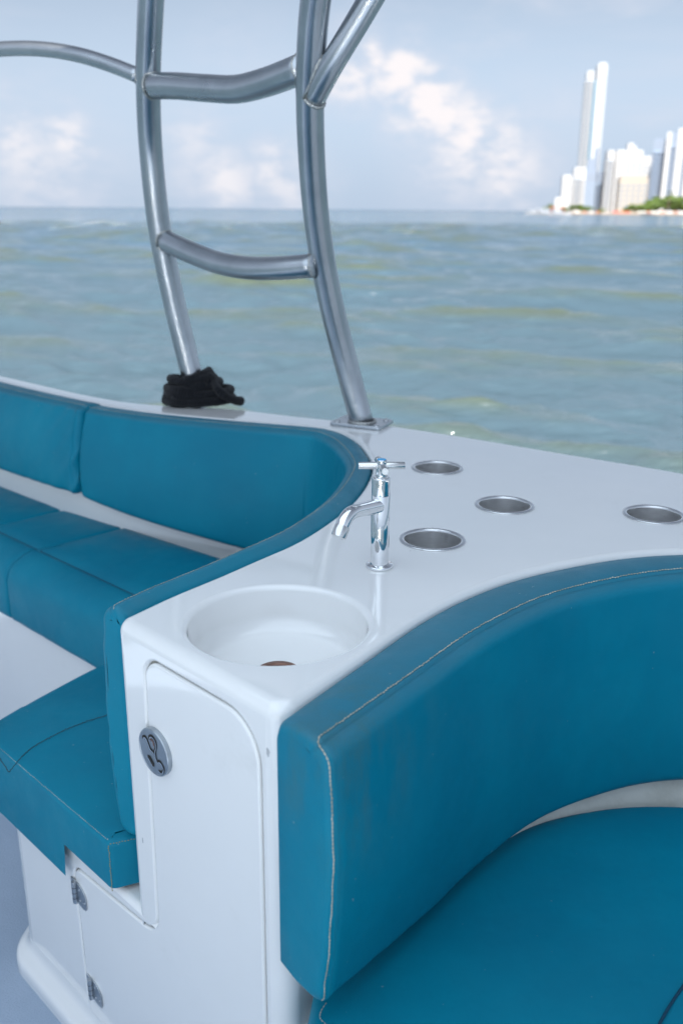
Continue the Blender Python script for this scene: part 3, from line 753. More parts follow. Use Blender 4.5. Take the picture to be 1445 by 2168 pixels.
# far seat pads under the gunwale
FZ = .612
def g2(x, y, z=FZ): return np.array(tuple(atz(x, y, z))[:2])
O0 = g2(83, 1162); td = g2(282, 1255)-O0; td /= np.linalg.norm(td); svv = g2(266, 1114)-O0; svv /= np.linalg.norm(svv)
BI = np.linalg.inv(np.stack([td, svv], 1))
def sq(p): return BI @ (np.array(p)-O0)
rear_px = [(-60, 993), (0, 1015), (150, 1070), (266, 1114), (475, 1180)]
rsq = [sq(g2(x, y)) for x, y in rear_px]+[sq((-.06, 1.84)), sq((.0, 1.66))]
rsq = np.array(sorted([tuple(p) for p in rsq])); rsq = np.vstack([[rsq[0][0]-.9, rsq[0][1]+.05], rsq])
QF = sq((-.661, 1.852))[1]-.014
S2 = sq(g2(0, 1110))[0]
def pad(s0, s1, label):
    c = O0+td*(s0+s1)/2; th = empty('seat_cushion', (c[0], c[1], .50), label, 'cushion', 'teal vinyl seat and back cushions')
    er = .010; n = max(10, int((s1-s0)/.02))
    ss = np.unique(np.r_[s0+er*(1-np.cos(np.linspace(0, math.pi/2, 6))), np.linspace(s0+er, s1-er, n), s1-er*(1-np.cos(np.linspace(0, math.pi/2, 6)))])
    rows = []; cr = []
    for s_ in ss:
        de = min(s_-s0, s1-s_); ins = er-math.sqrt(max(0, er**2-max(0, er-de)**2)) if de < er else 0
        puff = .007*(1-math.exp(-de/.04)); qr = float(np.interp(s_, rsq[:, 0], rsq[:, 1]))-ins; zt = FZ-ins; zb = .455+ins
        pr = [(qr, .50), (qr, zt-.016), (qr-.003, zt-.006), (qr-.010, zt-.001)]
        for t in (.12, .3, .5, .7, .88): pr.append(((qr-.010)*(1-t)+.010*t, zt-.001+puff*math.sin(math.pi*t)**.6))
        pr += [(.006, zt-.0008), (.002, zt-.0035), (0, zt-.0052), (-.002, zt-.0035), (-.006, zt-.0005)]
        rq = QF+ins+.006; rz = .062
        for k in range(1, 11):
            a = math.pi/2*k/10; pr.append((rq*(math.sin(a)**.92) if k else 0, zt+.003-rz*(1-math.cos(a)**.9 if a < math.pi/2-.01 else 1)))
        pr += [(rq-.002, zt-.085), (rq-.001, zb+.02), (rq+.003, zb+.006), (rq+.012, zb)]
        row = []
        for j, (q, z) in enumerate(pr):
            w = wrinkle(s_, q+z, .0016*(.4+1.6*math.exp(-de/.08)), 7.) if j > 4 else 0
            if 9 <= j <= 13: w *= .2
            p = O0+td*s_+svv*q-svv*w*(1 if j > 18 else 0); row.append((p[0], p[1], z+(w if j <= 18 else 0)))
        rows.append(row)
    K = len(rows[0]); bm = bmesh.new(); bv = [[bm.verts.new(v) for v in r_] for r_ in rows]
    for i in range(len(rows)-1):
        for j in range(K): bm.faces.new((bv[i][j], bv[i][(j+1) % K], bv[i+1][(j+1) % K], bv[i+1][j]))
    for r_ in (bv[0], bv[-1]): f = bm.faces.new(r_); bmesh.ops.triangulate(bm, faces=[f])
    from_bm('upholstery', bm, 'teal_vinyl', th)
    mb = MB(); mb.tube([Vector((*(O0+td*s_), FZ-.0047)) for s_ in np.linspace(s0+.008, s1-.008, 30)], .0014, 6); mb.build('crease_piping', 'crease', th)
pad(.001, .60, 'teal seat pad with wide front roll running under the curved backrest')
pad(S2+.001, -.001, 'middle teal seat pad on the far bench, left of the cushion gap')
pad(S2-.55, S2-.001, 'teal seat pad at the left edge of the photo below the straight backrest')

# right hand seat pad at the bottom of the photo
rr3 = catmull([tuple(np.array(g([(700, 2110)], .548)[0])+np.array((-.62, .78))*.030)]+[tuple(np.array(p)+np.array((-.62, .78))*k) for p, k in zip(g([(860, 1995), (1000, 1875), (1150, 1765), (1300, 1715), (1445, 1705)], .548), (.045, .045, .032, .018, .012))]+[(.62, 1.125), (.73, 1.075), (.81, .97), (.84, .78), (.85, .32)], .02)
inner = [(.62, .32), (.60, .60), (.545, .735), (.46, .775), (.375, .745), (.30, .66), (.20, .47), (.10, .33), (-.055, .515), (-.045, .665)]
RPp, _ = fillet([tuple(p) for p in rr3]+inner, [0]*len(rr3)+[.02, .05, .05, .05, .05, .1, .1, .03, .05, .03], 6)
if area(RPp) < 0: RPp = RPp[::-1]
Q = []
for i in range(len(RPp)):
    a, c = RPp[i], RPp[(i+1) % len(RPp)]; n = max(1, int(np.linalg.norm(c-a)/.02))
    for k in range(n): Q.append(a+(c-a)*k/n)
thS, oS = seat('seat_cushion', np.array(Q), .45, .545, .014, 'large teal seat pad below the big curved backrest at lower right', crown=[(.03, .003)])
s5 = catmull([(*atz(1470, 2058, .549)[:2], .5493), (*atz(1445, 2088, .549)[:2], .5493), (*atz(1395, 2168, .549)[:2], .5493), (.27, .64, .549), (.16, .49, .549)], .004)
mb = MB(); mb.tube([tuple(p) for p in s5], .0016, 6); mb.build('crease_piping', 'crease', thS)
s6 = catmull([(*atz(690, 2122, .5485)[:2], .5480), (*atz(676, 2150, .549)[:2], .5483), (*atz(700, 2178, .549)[:2], .5488), (.05, .66, .549)], .003)
stitches('stitching', s6, thS, 'pale_thread', .0030, .0012, .0007)

# ------------------------------------------------------------------ cup holders
def cup_holder(x, y):
    th = empty('cup_holder', (x, y, CT), '', 'cup holder', 'steel cup holders in the white counter')
    mb = MB(); mb.lathe([(.0500, .0003), (.0500, .0012), (.0492, .0021), (.0478, .0026), (.0455, .0027), (.0432, .0022), (.0424, .0010), (.0420, -.0010)], None, 72)
    mb.build('rim', 'rim_steel', th, local=True, sharp=None)
    mb = MB(); mb.lathe([(.0420, -.0010), (.0418, -.02), (.0415, -.0600), (.0412, -.0620), (.0400, -.0632), (.0385, -.0636), (.030, -.0628), (.0001, -.0628)], None, 72)
    mb.build('cup', 'cup_steel', th, local=True, sharp=None)
    return th
ch = cup_holder(*CUPS[0]); labs = ['smallest looking steel cup holder, farthest back beyond the tap, near the post', 'steel cup holder in the middle of the counter between the others',
    'steel cup holder cut by the right edge of the photo', 'steel cup holder nearest the tap and the front backrest']
for k, (x, y) in enumerate(CUPS):
    o = ch if k == 0 else ch.copy()
    if k:
        COL.objects.link(o); o.location = (x, y, CT); o.rotation_euler = (0, 0, .7*k)
        for c in ch.children: c2_ = c.copy(); COL.objects.link(c2_); c2_.parent = o
    o['label'] = labs[k]

# ------------------------------------------------------------------ tap
FB = Vector((.053, 1.181, CT)); ang = math.atan2(-.81, -.58)
tap = empty('tap', FB, 'chrome pillar tap with cross handle and blue cap beside the sink', 'tap')
mb = MB(); mb.lathe([(.0001, .0005), (.0188, .0005), (.0190, .0016), (.0188, .0036), (.0180, .0046), (.0136, .0050), (.0130, .0056)], None, 48)
mb.build('base_ring', 'chrome', tap, local=True, sharp=50)
mb = MB(); mb.lathe([(.0127, .005), (.0127, .1040), (.0123, .1046), (.0001, .1046)], None, 48); mb.build('body', 'chrome', tap, local=True, sharp=50)
mb = MB(); mb.lathe([(.0119, .1046), (.0125, .1051), (.0125, .1270), (.0121, .1290), (.0112, .1299), (.0085, .1302), (.0075, .1295), (.0068, .1300), (.0068, .1335)], None, 48)
mb.build('collar', 'chrome', tap, local=True, sharp=50)
sx = Vector((math.cos(ang), math.sin(ang), 0))
pts = [(0.004, .0900), (.03, .0932), (.052, .0960), (.064, .0970), (.0735, .0962), (.0805, .0930), (.0855, .0885), (.0890, .0835)]
pp = catmull([tuple(sx*s+Vector((0, 0, z))) for s, z in pts], .003)
mb = MB(); mb.tube([tuple(p) for p in pp], [lerp(.0106, .0094, i/len(pp)*2) for i in range(len(pp))], 28, 0, cap=False)
mb.build('spout', 'chrome', tap, local=True, sharp=60)
e0 = pp[-1]; ed = (pp[-1]-pp[-3]); ed /= np.linalg.norm(ed)
mb = MB(); tp = [e0-ed*.001, e0, e0+ed*.012, e0+ed*.0145, e0+ed*.0147, e0+ed*.0110]
mb.tube([tuple(p) for p in tp], [.0092, .0098, .0100, .0098, .0086, .0080], 28, 0)
mb.build('aerator', 'satin_chrome', tap, local=True, sharp=50)
hh = empty('handle_pivot', (0, 0, 0), None, None) if False else None
mb = MB(); mb.lathe([(.0070, .1330), (.0072, .1335), (.0072, .1515), (.0070, .1530), (.0062, .1537)], None, 40)
for a in (rad(3), rad(3)+math.pi/2*1.04):
    dv = Vector((math.cos(a), math.sin(a), 0)); c0 = Vector((0, 0, .1455))
    for sg in (1, -1):
        mb.tube([c0+dv*sg*.004, c0+dv*sg*.0305, c0+dv*sg*.0312], [.0049, .0049, .0044], 24, 1)
mb.build('cross_handle', ['chrome', 'satin_chrome'], tap, local=True, sharp=40)
mb = MB(); mb.lathe([(.0061, .1536), (.0058, .1542), (.0001, .1544)], None, 32); mb.build('blue_cap', 'blue_cap', tap, local=True)

# ------------------------------------------------------------------ steel tower
tower = empty('boat_tower', (-.16, 2.15, CT), 'welded stainless steel tube tower with two posts and two curved rungs', 'tower')
P2 = [atd(*p) for p in [(766, 897, 2.10), (752, 845, 2.09), (735, 780, 2.07), (700, 640, 2.0), (672, 480, 1.90), (658, 300, 1.77), (657, 150, 1.66), (668, 0, 1.56), (690, -130, 1.48)]]
P2.append(P2[-1]+(P2[-1]-P2[-2])*((2.41-P2[-1].z)/(P2[-1].z-P2[-2].z)))
P1 = [atd(*p) for p in [(425, 858, 2.31), (408, 800, 2.295), (388, 720, 2.27), (360, 600, 2.22), (336, 470, 2.16), (319, 310, 2.08), (314, 170, 1.97), (320, 0, 1.84), (328, -120, 1.76)]]
P1.append(P1[-1]+(P1[-1]-P1[-2])*((2.41-P1[-1].z)/(P1[-1].z-P1[-2].z)))
TR = .0268
def tubepart(name, pts, r, parent=tower, n=40, step=.02):
    mb = MB(); pc = catmull([tuple(p) for p in pts], step); mb.tube([tuple(p) for p in pc], r, n); return mb.build(name, 'brushed_steel', parent, sharp=None), pc
_, p2c = tubepart('post', P2, TR); _, p1c = tubepart('post', P1, TR)
r1 = [atd(*p) for p in [(318, 182, 1.955), (370, 182, 1.92), (440, 187, 1.87), (500, 189, 1.83), (560, 175, 1.77), (645, 143, 1.67)]]
r2 = [atd(*p) for p in [(345, 508, 2.17), (400, 533, 2.13), (460, 556, 2.08), (520, 567, 2.03), (590, 568, 1.98), (668, 562, 1.94)]]
_, r1c = tubepart('rung', r1, .0264); _, r2c = tubepart('rung', r2, .0250)
br = [atd(*p) for p in [(662, 212, 1.69), (700, 140, 1.63), (760, 40, 1.58), (830, -80, 1.53)]]
br.append(br[-1]+(br[-1]-br[-2])*1.6)
_, brc = tubepart('brace', br, .0215)
ar = [atd(*p) for p in [(300, 163, 1.97), (240, 139, 1.99), (170, 117, 2.01), (90, 104, 2.04), (0, 104, 2.08), (-120, 118, 2.14), (-260, 150, 2.2), (-420, 230, 2.3), (-520, 420, 2.4)]]
_, arc_ = tubepart('side_rail', ar, .0158)
# weld beads
def bead(name, c, axis, r, rb, seg=26, sq=1.25, parent=tower):
    ax = Vector(axis).normalized(); up = Vector((0, 0, 1)) if abs(ax.z) < .9 else Vector((1, 0, 0)); e1 = ax.cross(up).normalized(); e2 = ax.cross(e1)
    pts = []
    for k in range(seg*3+1):
        a = 2*math.pi*k/(seg*3); q = math.cos(a)
        bend = -.011*(1-abs(q))**1.3
        pts.append(Vector(c)+e1*math.cos(a)*r+e2*math.sin(a)*r+ax*bend*0)
    mb = MB(); mb.tube(pts, [rb*(1+.22*math.sin(k*2.4)) for k in range(len(pts))], 8, 0, cap=False); mb.build(name, 'weld', parent, sharp=None)
def weld_at(curve, post, pr, r, rb):
    """bead where a tube leaves the post surface: follows the saddle"""
    c = [Vector(p) for p in curve]; c0 = c[0]; ax = (c[2]-c[0]).normalized()
    pa = min(range(1, len(post)-1), key=lambda i: (Vector(post[i])-c0).length); pp_ = Vector(post[pa]); pv = (Vector(post[pa+1])-Vector(post[pa-1])).normalized()
    e1 = (pv-ax*pv.dot(ax)).normalized(); e2 = ax.cross(e1)
    pts = []
    for k in range(73):
        a = 2*math.pi*k/72; q = c0+e1*math.cos(a)*r+e2*math.sin(a)*r
        # march along ax until outside the post cylinder
        lo, hi = -.02, .12
        def dist(t):
            w = q+ax*t-pp_; return (w-pv*w.dot(pv)).length-pr
        t = .15
        while t > .004 and dist(t) > 0.0005: t -= .0008
        pts.append(q+ax*t)
    mb = MB(); mb.tube(pts, [rb*(1+.25*math.sin(k*2.1)+.1*random.random()) for k in range(len(pts))], 8, 0, cap=False); mb.build('weld_bead', 'weld', tower, sharp=None)
weld_at(r1c, p1c, TR, .0262, .0022); weld_at(r1c[::-1], p2c, TR, .0262, .0022)
weld_at(r2c, p1c, TR, .0250, .0020); weld_at(r2c[::-1], p2c, TR, .0250, .0020)
weld_at(brc, p2c, TR, .0213, .0034); weld_at(arc_, p1c, TR, .0158, .002)
# base plate and collar
pc_ = P2[0]; M = Matrix.Translation((.045, 2.066, CT+.001)) @ Matrix.Rotation(rad(-24), 4, 'Z')
plp, _ = fillet([(-.062, -.045), (.062, -.045), (.062, .045), (-.062, .045)], .008, 5)
bm = bmesh.new(); n = len(plp)
r_0 = [bm.verts.new(M @ Vector((x, y, 0))) for x, y in plp]; r_1 = [bm.verts.new(M @ Vector((x, y, .0055))) for x, y in plp]; r_2 = [bm.verts.new(M @ Vector((x*.985, y*.98, .007))) for x, y in plp]
for a_, b_ in ((r_0, r_1), (r_1, r_2)):
    for i in range(n): bm.faces.new((a_[i], a_[(i+1) % n], b_[(i+1) % n], b_[i]))
bm.faces.new(r_2); from_bm('base_plate', bm, 'brushed_steel', tower, sharp=40)
for (x, y) in ((-.048, -.031), (.048, -.031), (.048, .031), (-.048, .031)):
    mb = MB(); mb.lathe([(.0065, .0072), (.0062, .0095), (.004, .0108), (.0001, .011)], M @ Matrix.Translation((x, y, 0)), 16)
    mb.build('screw_head', 'rim_steel', tower)
Vp = Vector(p2c[0]); k7 = min(p2c, key=lambda p: abs(p[2]-(CT+.010)))
pts = [Vector((k7[0]+(TR+.0015)*math.cos(a)*1.03, k7[1]+(TR+.0015)*math.sin(a)*1.05, CT+.010)) for a in np.linspace(0, 2*math.pi, 60)]
mb = MB(); mb.tube(pts, [.0038*(1+.2*math.sin(k*2.2)) for k in range(60)], 8, cap=False); mb.build('weld_bead', 'weld', tower, sharp=None)
M1 = Matrix.Translation((P1[0].x, P1[0].y, CT+.001))
mb = MB(); mb.lathe([(.045, 0), (.045, .005), (.043, .0065), (.0001, .0065)], M1, 40); mb.build('base_plate', 'brushed_steel', tower)

# unseen canopy over the tower, canvas and edges shaped to shade and light the cockpit
def f_canvas(b, p, l):
    tr = b.n('ShaderNodeBsdfTranslucent', i={0: (.70, .84, 1.0, 1)}); df = b.n('ShaderNodeBsdfDiffuse', i={0: (.78, .79, .80, 1)})  # translucency and blue tint chosen for soft cool fill below
    mx = b.n('ShaderNodeMixShader', i={0: CANV, 1: df.outputs[0], 2: tr.outputs[0]})
    o = [n for n in b.nt.nodes if n.type == 'OUTPUT_MATERIAL'][0]; l.new(mx.outputs[0], o.inputs[0])
CANV = .52
mat('canopy_diffuser', (.8, .8, .8), .8, fn=f_canvas)
cn = empty('unseen_canopy', (0, 0, 2.40), 'unseen pale canopy above the cockpit, shaped to shade and softly light it', 'canopy')
gx0, gx1, gy0, gy1 = -1.85, .64, -2.0, 1.50; vs = []; NX, NY = 12, 18
for i in range(NX+1):
    for j in range(NY+1):
        a, c = i/NX, j/NY; vs.append((gx0+(gx1-gx0)*a, gy0+(gy1-gy0)*c, 2.42+.10*math.sin(math.pi*a)+.015*math.sin(math.pi*c*3)**2))
mesh('canvas', vs, [(i*(NY+1)+j, (i+1)*(NY+1)+j, (i+1)*(NY+1)+j+1, i*(NY+1)+j+1) for i in range(NX) for j in range(NY)], 'canopy_diffuser', cn)
ef, _ = fillet([(gx0, gy0), (gx1, gy0), (gx1, gy1), (gx0, gy1)], .06, 6); ef = list(ef)+[ef[0]]
mb = MB(); mb.tube([(p[0], p[1], 2.405) for p in ef], .016, 12); mb.build('frame_tube', 'brushed_steel', cn)

# ------------------------------------------------------------------ black rope round the left post
rc = Vector((-.352, 2.238, CT)); pb = Vector((P1[0].x, P1[0].y, CT))
rope = []
def post_at(z):
    k = min(p1c, key=lambda p: abs(p[2]-z)); return Vector((k[0], k[1], z))
rad_r = .0112
tp_ = []
# bottom wide loops, then tighter ones climbing the post
def loop(cx, cy, rx, ry, z0, z1, n0=0, turns=1., tilt=0., rot=0.):
    n = int(22*turns)
    for k in range(n):
        a = n0+2*math.pi*turns*k/n; x = rx*math.cos(a); y = ry*math.sin(a)
        tp_.append((cx+x*math.cos(rot)-y*math.sin(rot), cy+x*math.sin(rot)+y*math.cos(rot), z0+(z1-z0)*k/n+tilt*math.cos(a)))
p0 = post_at(.95)
zz_ = CT+.0115; rg_ = random.Random(5)
for k, (rx_, ry_, dx_, hz_, tl_) in enumerate([(.083, .050, .000, .0005, 0), (.060, .040, .002, .0005, 0), (.078, .048, .006, .018, .003), (.066, .046, -.006, .020, -.006), (.054, .042, .008, .034, .009),
                                       (.050, .040, -.008, .038, -.012), (.045, .039, .004, .046, .010), (.041, .038, -.003, .052, .012)]):
    pz = post_at(CT+hz_+.012)
    loop(pz.x+dx_+.002, pz.y-.003, rx_, ry_, zz_+hz_, zz_+hz_+.008, math.pi*.9+k*.5, 1.07, tl_, rg_.uniform(-.3, .3))
tp_ += [(pb.x+.055, pb.y-.045, zz_+.03), (pb.x+.088, pb.y-.030, zz_+.006), (pb.x+.104, pb.y-.012, zz_)]
pc = catmull(tp_, .006)
for i in range(len(pc)): pc[i] += np.array([noise.noise(Vector((i*.05, 0, k)))*.0015 for k in (0, 5, 9)])
pc[:, 2] = np.maximum(pc[:, 2], CT+.0108)
vs, fs = tube_geo([tuple(p) for p in pc], [rad_r*(1+.06*math.sin(i*.7)+.05*random.uniform(-1, 1)) for i in range(len(pc))], 14)
me = D.meshes.new('rope'); me.from_pydata([tuple(v) for v in vs], [], fs); me.materials.append(MATS['black_rope']); me.shade_smooth()
uv = me.uv_layers.new(name='UVMap'); uvd = np.zeros((len(me.loops), 2)); li = np.zeros(len(me.loops), int); me.loops.foreach_get('vertex_index', li)
uvd[:, 0] = (li//14)*.006; uvd[:, 1] = (li % 14)/14.; uv.data.foreach_set('uv', uvd.ravel())
ro = link('coiled_rope', me); tag(ro, 'thick black rope coiled round the foot of the left steel post', 'rope')

# ------------------------------------------------------------------ sea
def waves():
    rr = [1.2]
    while rr[-1] < 4.2: rr.append(rr[-1]*1.03)
    while rr[-1] < 120: rr.append(rr[-1]*1.0045)
    while rr[-1] < 34000: rr.append(rr[-1]*(1.02 if rr[-1] < 500 else 1.06))
    rr = np.array(rr)
    az = np.unique(np.round(np.r_[np.arange(-32, 32.01, .13), np.arange(32, 328, 3)], 3)); az = np.r_[az[az < 328], ]
    az = np.sort(az); a = np.radians(az)
    Rr, Aa = np.meshgrid(rr, a, indexing='ij')
    X = Rr*np.sin(Aa); Y = Rr*np.cos(Aa); Z = np.full_like(X, SEA)
    spc = np.maximum(np.gradient(rr)[:, None]*np.ones_like(Aa), Rr*.0024)
    rg = np.random.RandomState(11)
    DX = np.zeros_like(X); DY = np.zeros_like(X); DZ = np.zeros_like(X)
    wd = rad(248)                              # travel direction of the chop, seen from above
    for k in range(150):
        lam = .22*math.exp(rg.rand()*math.log(8/.22)); kk = 2*math.pi/lam
        th = wd+rg.normal(0, .50 if lam < 1.2 else .36)
        amp = (.0056*lam if lam < 1.4 else .0066*lam if lam < 3 else .0034*lam)*rg.uniform(.5, 1.25)
        ph = rg.rand()*6.283; cx, cy = math.cos(th), math.sin(th)
        fade = np.clip((lam/spc-2.5)/3, 0, 1)
        f = kk*(X*cx+Y*cy)+ph
        DZ += fade*amp*np.cos(f); q = .5
        DX += -fade*amp*q*cx*np.sin(f); DY += -fade*amp*q*cy*np.sin(f)
    grp = 1+.35*np.sin(X*.31+Y*.22+1)*np.sin(Y*.27-X*.12)
    X2 = X+DX*grp; Y2 = Y+DY*grp; Z2 = Z+DZ*grp
    nr, na = X.shape
    co = np.stack([X2, Y2, Z2], -1).reshape(-1, 3)
    i = np.arange(nr-1)[:, None]*na; j = np.arange(na)[None, :]; j2 = (j+1) % na
    q = np.stack([i+j, i+j2, i+na+j2, i+na+j], -1).reshape(-1, 4)[:, ::-1]
    me = D.meshes.new('sea'); me.vertices.add(len(co)); me.vertices.foreach_set('co', co.ravel())
    me.loops.add(q.size); me.loops.foreach_set('vertex_index', q.ravel()); me.polygons.add(len(q)); me.polygons.foreach_set('loop_start', np.arange(len(q))*4)
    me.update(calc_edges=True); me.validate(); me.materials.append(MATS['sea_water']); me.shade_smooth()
    o = D.objects.new('sea', me); COL.objects.link(o); tag(o, kind='structure')
waves()

# ------------------------------------------------------------------ shore, buildings, trees, far boats
def gx(px, Y, z=0): d = ray(px, 450); return CAM[0]+d[0]/d[1]*Y
shore = [(gx(1163, 560), 562), (gx(1178, 552), 553), (gx(1200, 548), 548), (gx(1300, 560), 560), (gx(1445, 575), 575), (420, 600), (700, 640), (700, 1300), (260, 1300), (gx(1170, 640), 640)]
bp2 = np.array(shore)
if area(bp2) < 0: bp2 = bp2[::-1]
bch = solid('beach', bp2, SEA-2, .55, .5, 'sand'); tag(bch, kind='structure')
def ztop(px, py, Y): return atY(px, py, Y).z
WINM = {'white_render': 'window_glass', 'beige_render': 'window_glass', 'blue_or_shaded_render': 'bluish_glass'}
def building(name, x0, x1, ytop, Y, matn, label, style='balcony', depth=None, floor=3.1, yb=440, ang=0.15, roofbits=()):
    ang = ang-.27
    X0, X1 = gx(x0, Y), gx(x1, Y); H = ztop((x0+x1)/2, ytop, Y); w = X1-X0; dp = depth or max(12, w*.9)
    th = empty(name, ((X0+X1)/2, Y+dp/2, .5), label, 'building', 'high-rise buildings on the shore')
    cx, cy = (X0+X1)/2, Y+dp/2; M = Matrix.Translation((cx, cy, 0)) @ Matrix.Rotation(ang, 4, 'Z')
    mb = MB(); mb.box((0, 0, (H+.5)/2), (w/2, dp/2, (H-.5)/2), 0, M); mb.build('wall', matn, th, False)
    nf = int((H-4)/floor)
    if style in ('balcony', 'fins'):
        mb = MB(); mw = MB()
        for k in range(1, nf):
            z = 1+k*floor
            mb.box((0, -dp/2-.6, z), (w/2*.86, .7, .55), 0, M); mw.box((-w*.12, -dp/2-.02, z+1.35), (w/2*.58, .06, .75), 0, M)
            mb.box((-w/2-.5, 0, z), (.55, dp/2*.8, .5), 0, M); mw.box((-w/2-.02, 0, z+1.35), (.06, dp/2*.75, .75), 0, M)
        tag(mb.build('balcony', matn, th, False), kind='stuff'); tag(mw.build('window', WINM[matn], th, False), kind='stuff')
    elif style == 'grid':
        mw = MB(); nc = max(3, int(w/3.2))
        for k in range(1, nf):
            for c in range(nc):
                x = -w/2+(c+.5)*w/nc; mw.box((x, -dp/2-.02, 1.2+k*floor+.9), (w/nc*.30, .06, .8), 0, M)
            for c in range(4):
                y = -dp/2+(c+.5)*dp/4; mw.box((-w/2-.02, y, 1.2+k*floor+.9), (.06, dp/4*.28, .8), 0, M)
        tag(mw.build('window', WINM[matn], th, False), kind='stuff')
    elif style == 'plain':
        mw = MB()
        for k in range(1, nf): mw.box((w*.28, -dp/2-.02, 1.2+k*floor+.9), (w*.07, .06, .8), 0, M)
        tag(mw.build('window', WINM[matn], th, False), kind='stuff')
    mb = MB(); mb.box((0, 0, H+.6), (w/2*.9, dp/2*.9, .6), 0, M)
    for fx, fw, fh in roofbits: mb.box((fx*w, 0, H+1.2+fh/2), (fw*w/2, dp*.25, fh/2), 0, M)
    mb.build('roof', matn, th, False)
    return th, M, w, dp, H
# the slender twin towers
def twin():
    Y = 760
    th, M, w, dp, H = building('apartment_tower', 1221, 1235, 153, Y, 'white_render', 'slimmer white tower with stepped balconies, left of the tallest', 'balcony', 14, ang=.1)
    th, M, w, dp, H = building('apartment_tower', 1243, 1262, 139, Y+2, 'white_render', 'tallest slender white tower with rounded top in the skyline', 'plain', 20, ang=.1)
    mb = MB(); M2 = M @ Matrix.Translation((0, 0, H+1.0))
    n = 12; vs = []; 
    for sx_ in (-1, 1):
        for k in range(n+1):
            a = math.pi*k/n; vs.append(M2 @ Vector((math.cos(a)*w/2*.98, sx_*dp/2*.9, math.sin(a)*w*.22)))
    fs = [(k, k+1, n+2+k, n+1+k) for k in range(n)]+[tuple(range(n+1)), tuple(range(n+1, 2*n+2))[::-1]]
    mb.add(vs, fs); mb.build('rounded_top', 'white_render', th, True)
    # blue glass joint between the two shafts
    X0, X1 = gx(1235, Y+3), gx(1243, Y+3); Hm = ztop(1238, 165, Y); mb = MB(); mb.box(((X0+X1)/2, Y+12, Hm/2), ((X1-X0)/2*.98, 6, Hm/2-.6), 0); mb.build('glass_joint', 'tower_glass', th, False)
twin()
building('apartment_building', 1188, 1207, 374, 700, 'white_render', 'small plain white block at the left end of the skyline', 'plain', 14, ang=.12)
building('low_house', 1174, 1187, 422, 650, 'white_render', 'tiny low white house left of the skyline blocks', 'plain', 8, ang=.1)
building('apartment_building', 1212, 1236, 358, 705, 'white_render', 'white balcony block at the foot of the twin towers', 'balcony', 16, ang=.1)
building('apartment_building', 1236, 1262, 366, 715, 'blue_or_shaded_render', 'white podium block right of the twin towers foot, shade put into its blue grey', 'grid', 16, ang=-.05, roofbits=((-.1, .45, 9), (.28, .3, 16)))  # shaded side of the white podium, its shade put into the wall colour
building('apartment_building', 1262, 1275, 368, 725, 'blue_or_shaded_render', 'narrow block behind the low towers, podium shade put into its blue grey', 'balcony', 14, ang=-.1)  # rest of the podium's shade, likewise put into the wall colour
building('apartment_building', 1277, 1292, 322, 700, 'white_render', 'slender white tower with stacked balconies left of the big white block', 'balcony', 14, ang=.15)
building('apartment_building', 1296, 1316, 321, 705, 'white_render', 'smooth white slab tower with dark shaded flank', 'plain', 20, ang=.18)
building('apartment_building', 1318, 1352, 321, 730, 'white_render', 'wide white tower block with raised roof box', 'grid', 18, ang=.1, roofbits=((-.25, .35, 5), (.0, .2, 3)))
building('apartment_building', 1353, 1380, 334, 735, 'white_render', 'lower white block beside the wide one', 'grid', 18, ang=.1)
building('hotel_building', 1312, 1370, 376, 640, 'beige_render', 'beige hotel with grid of windows in front of white blocks', 'grid', 22, ang=.08)
building('apartment_building', 1380, 1402, 297, 700, 'blue_or_shaded_render', 'tall blue grey tower with floor bands near the right edge', 'balcony', 22, ang=-.1)
th, M, w, dp, H = building('apartment_building', 1403, 1423, 286, 690, 'blue_or_shaded_render', 'blue glass tower with white fin top at the right', 'balcony', 20, ang=-.05)
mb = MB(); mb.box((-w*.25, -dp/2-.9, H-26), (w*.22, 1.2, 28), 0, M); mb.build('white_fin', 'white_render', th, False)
th, M, w, dp, H = building('apartment_building', 1424, 1475, 278, 695, 'blue_or_shaded_render', 'wide tower with white fins cut off by the right edge', 'balcony', 24, ang=-.05)
mb = MB(); mb.box((-w*.28, -dp/2-.9, H-24), (w*.13, 1.2, 26), 0, M); mb.box((w*.12, -dp/2-.9, H-22), (w*.13, 1.2, 24), 0, M); mb.build('white_fin', 'white_render', th, False)

def tree(px, ybase, ytop, wpx, Y, label, seedv):
    X = gx(px, Y); H = ztop(px, ytop, Y)-.55; w = wpx/FPX*Y/2; rng = random.Random(seedv)
    th = empty('broadleaf_tree', (X, Y, .55), label, 'tree', 'green trees along the shore')
    mb = MB(); mb.tube([(X, Y, .4), (X+.1, Y, .55+H*.25), (X-.1, Y, .55+H*.5)], [w*.07, w*.05, w*.03], 7)
    for k in range(4):
        a = k*1.6; mb.tube([(X, Y, .55+H*.3), (X+math.cos(a)*w*.5, Y+math.sin(a)*w*.4, .55+H*.62)], [w*.035, w*.015], 5)
    mb.build('trunk', 'bark', th)
    mb = MB(); lobes = [(rng.uniform(-.75, .75)*w, rng.uniform(-.5, .5)*w, H*rng.uniform(.35, .8), rng.uniform(.22, .4)*w) for _ in range(11)]
    for (lx, ly, lz, lr) in lobes:
        lz = min(lz, H-lr*.8)
        for _ in range(120):
            v = Vector((rng.gauss(0, 1), rng.gauss(0, 1), rng.gauss(0, 1))).normalized()*lr*rng.uniform(.65, 1.08); v.z *= .8
            c = Vector((X+lx, Y+ly, .55+lz))+v; s = lr*rng.uniform(.18, .34)
            a1 = Vector((rng.gauss(0, 1), rng.gauss(0, 1), rng.gauss(0, 1))).normalized(); a2 = a1.cross(v.normalized()+Vector((.01, 0, 0))).normalized()
            mb.add([c-a1*s, c+a2*s, c+a1*s, c-a2*s], [(0, 1, 2, 3)])
    mb.build('crown', 'leaf', th, False, sharp=None)
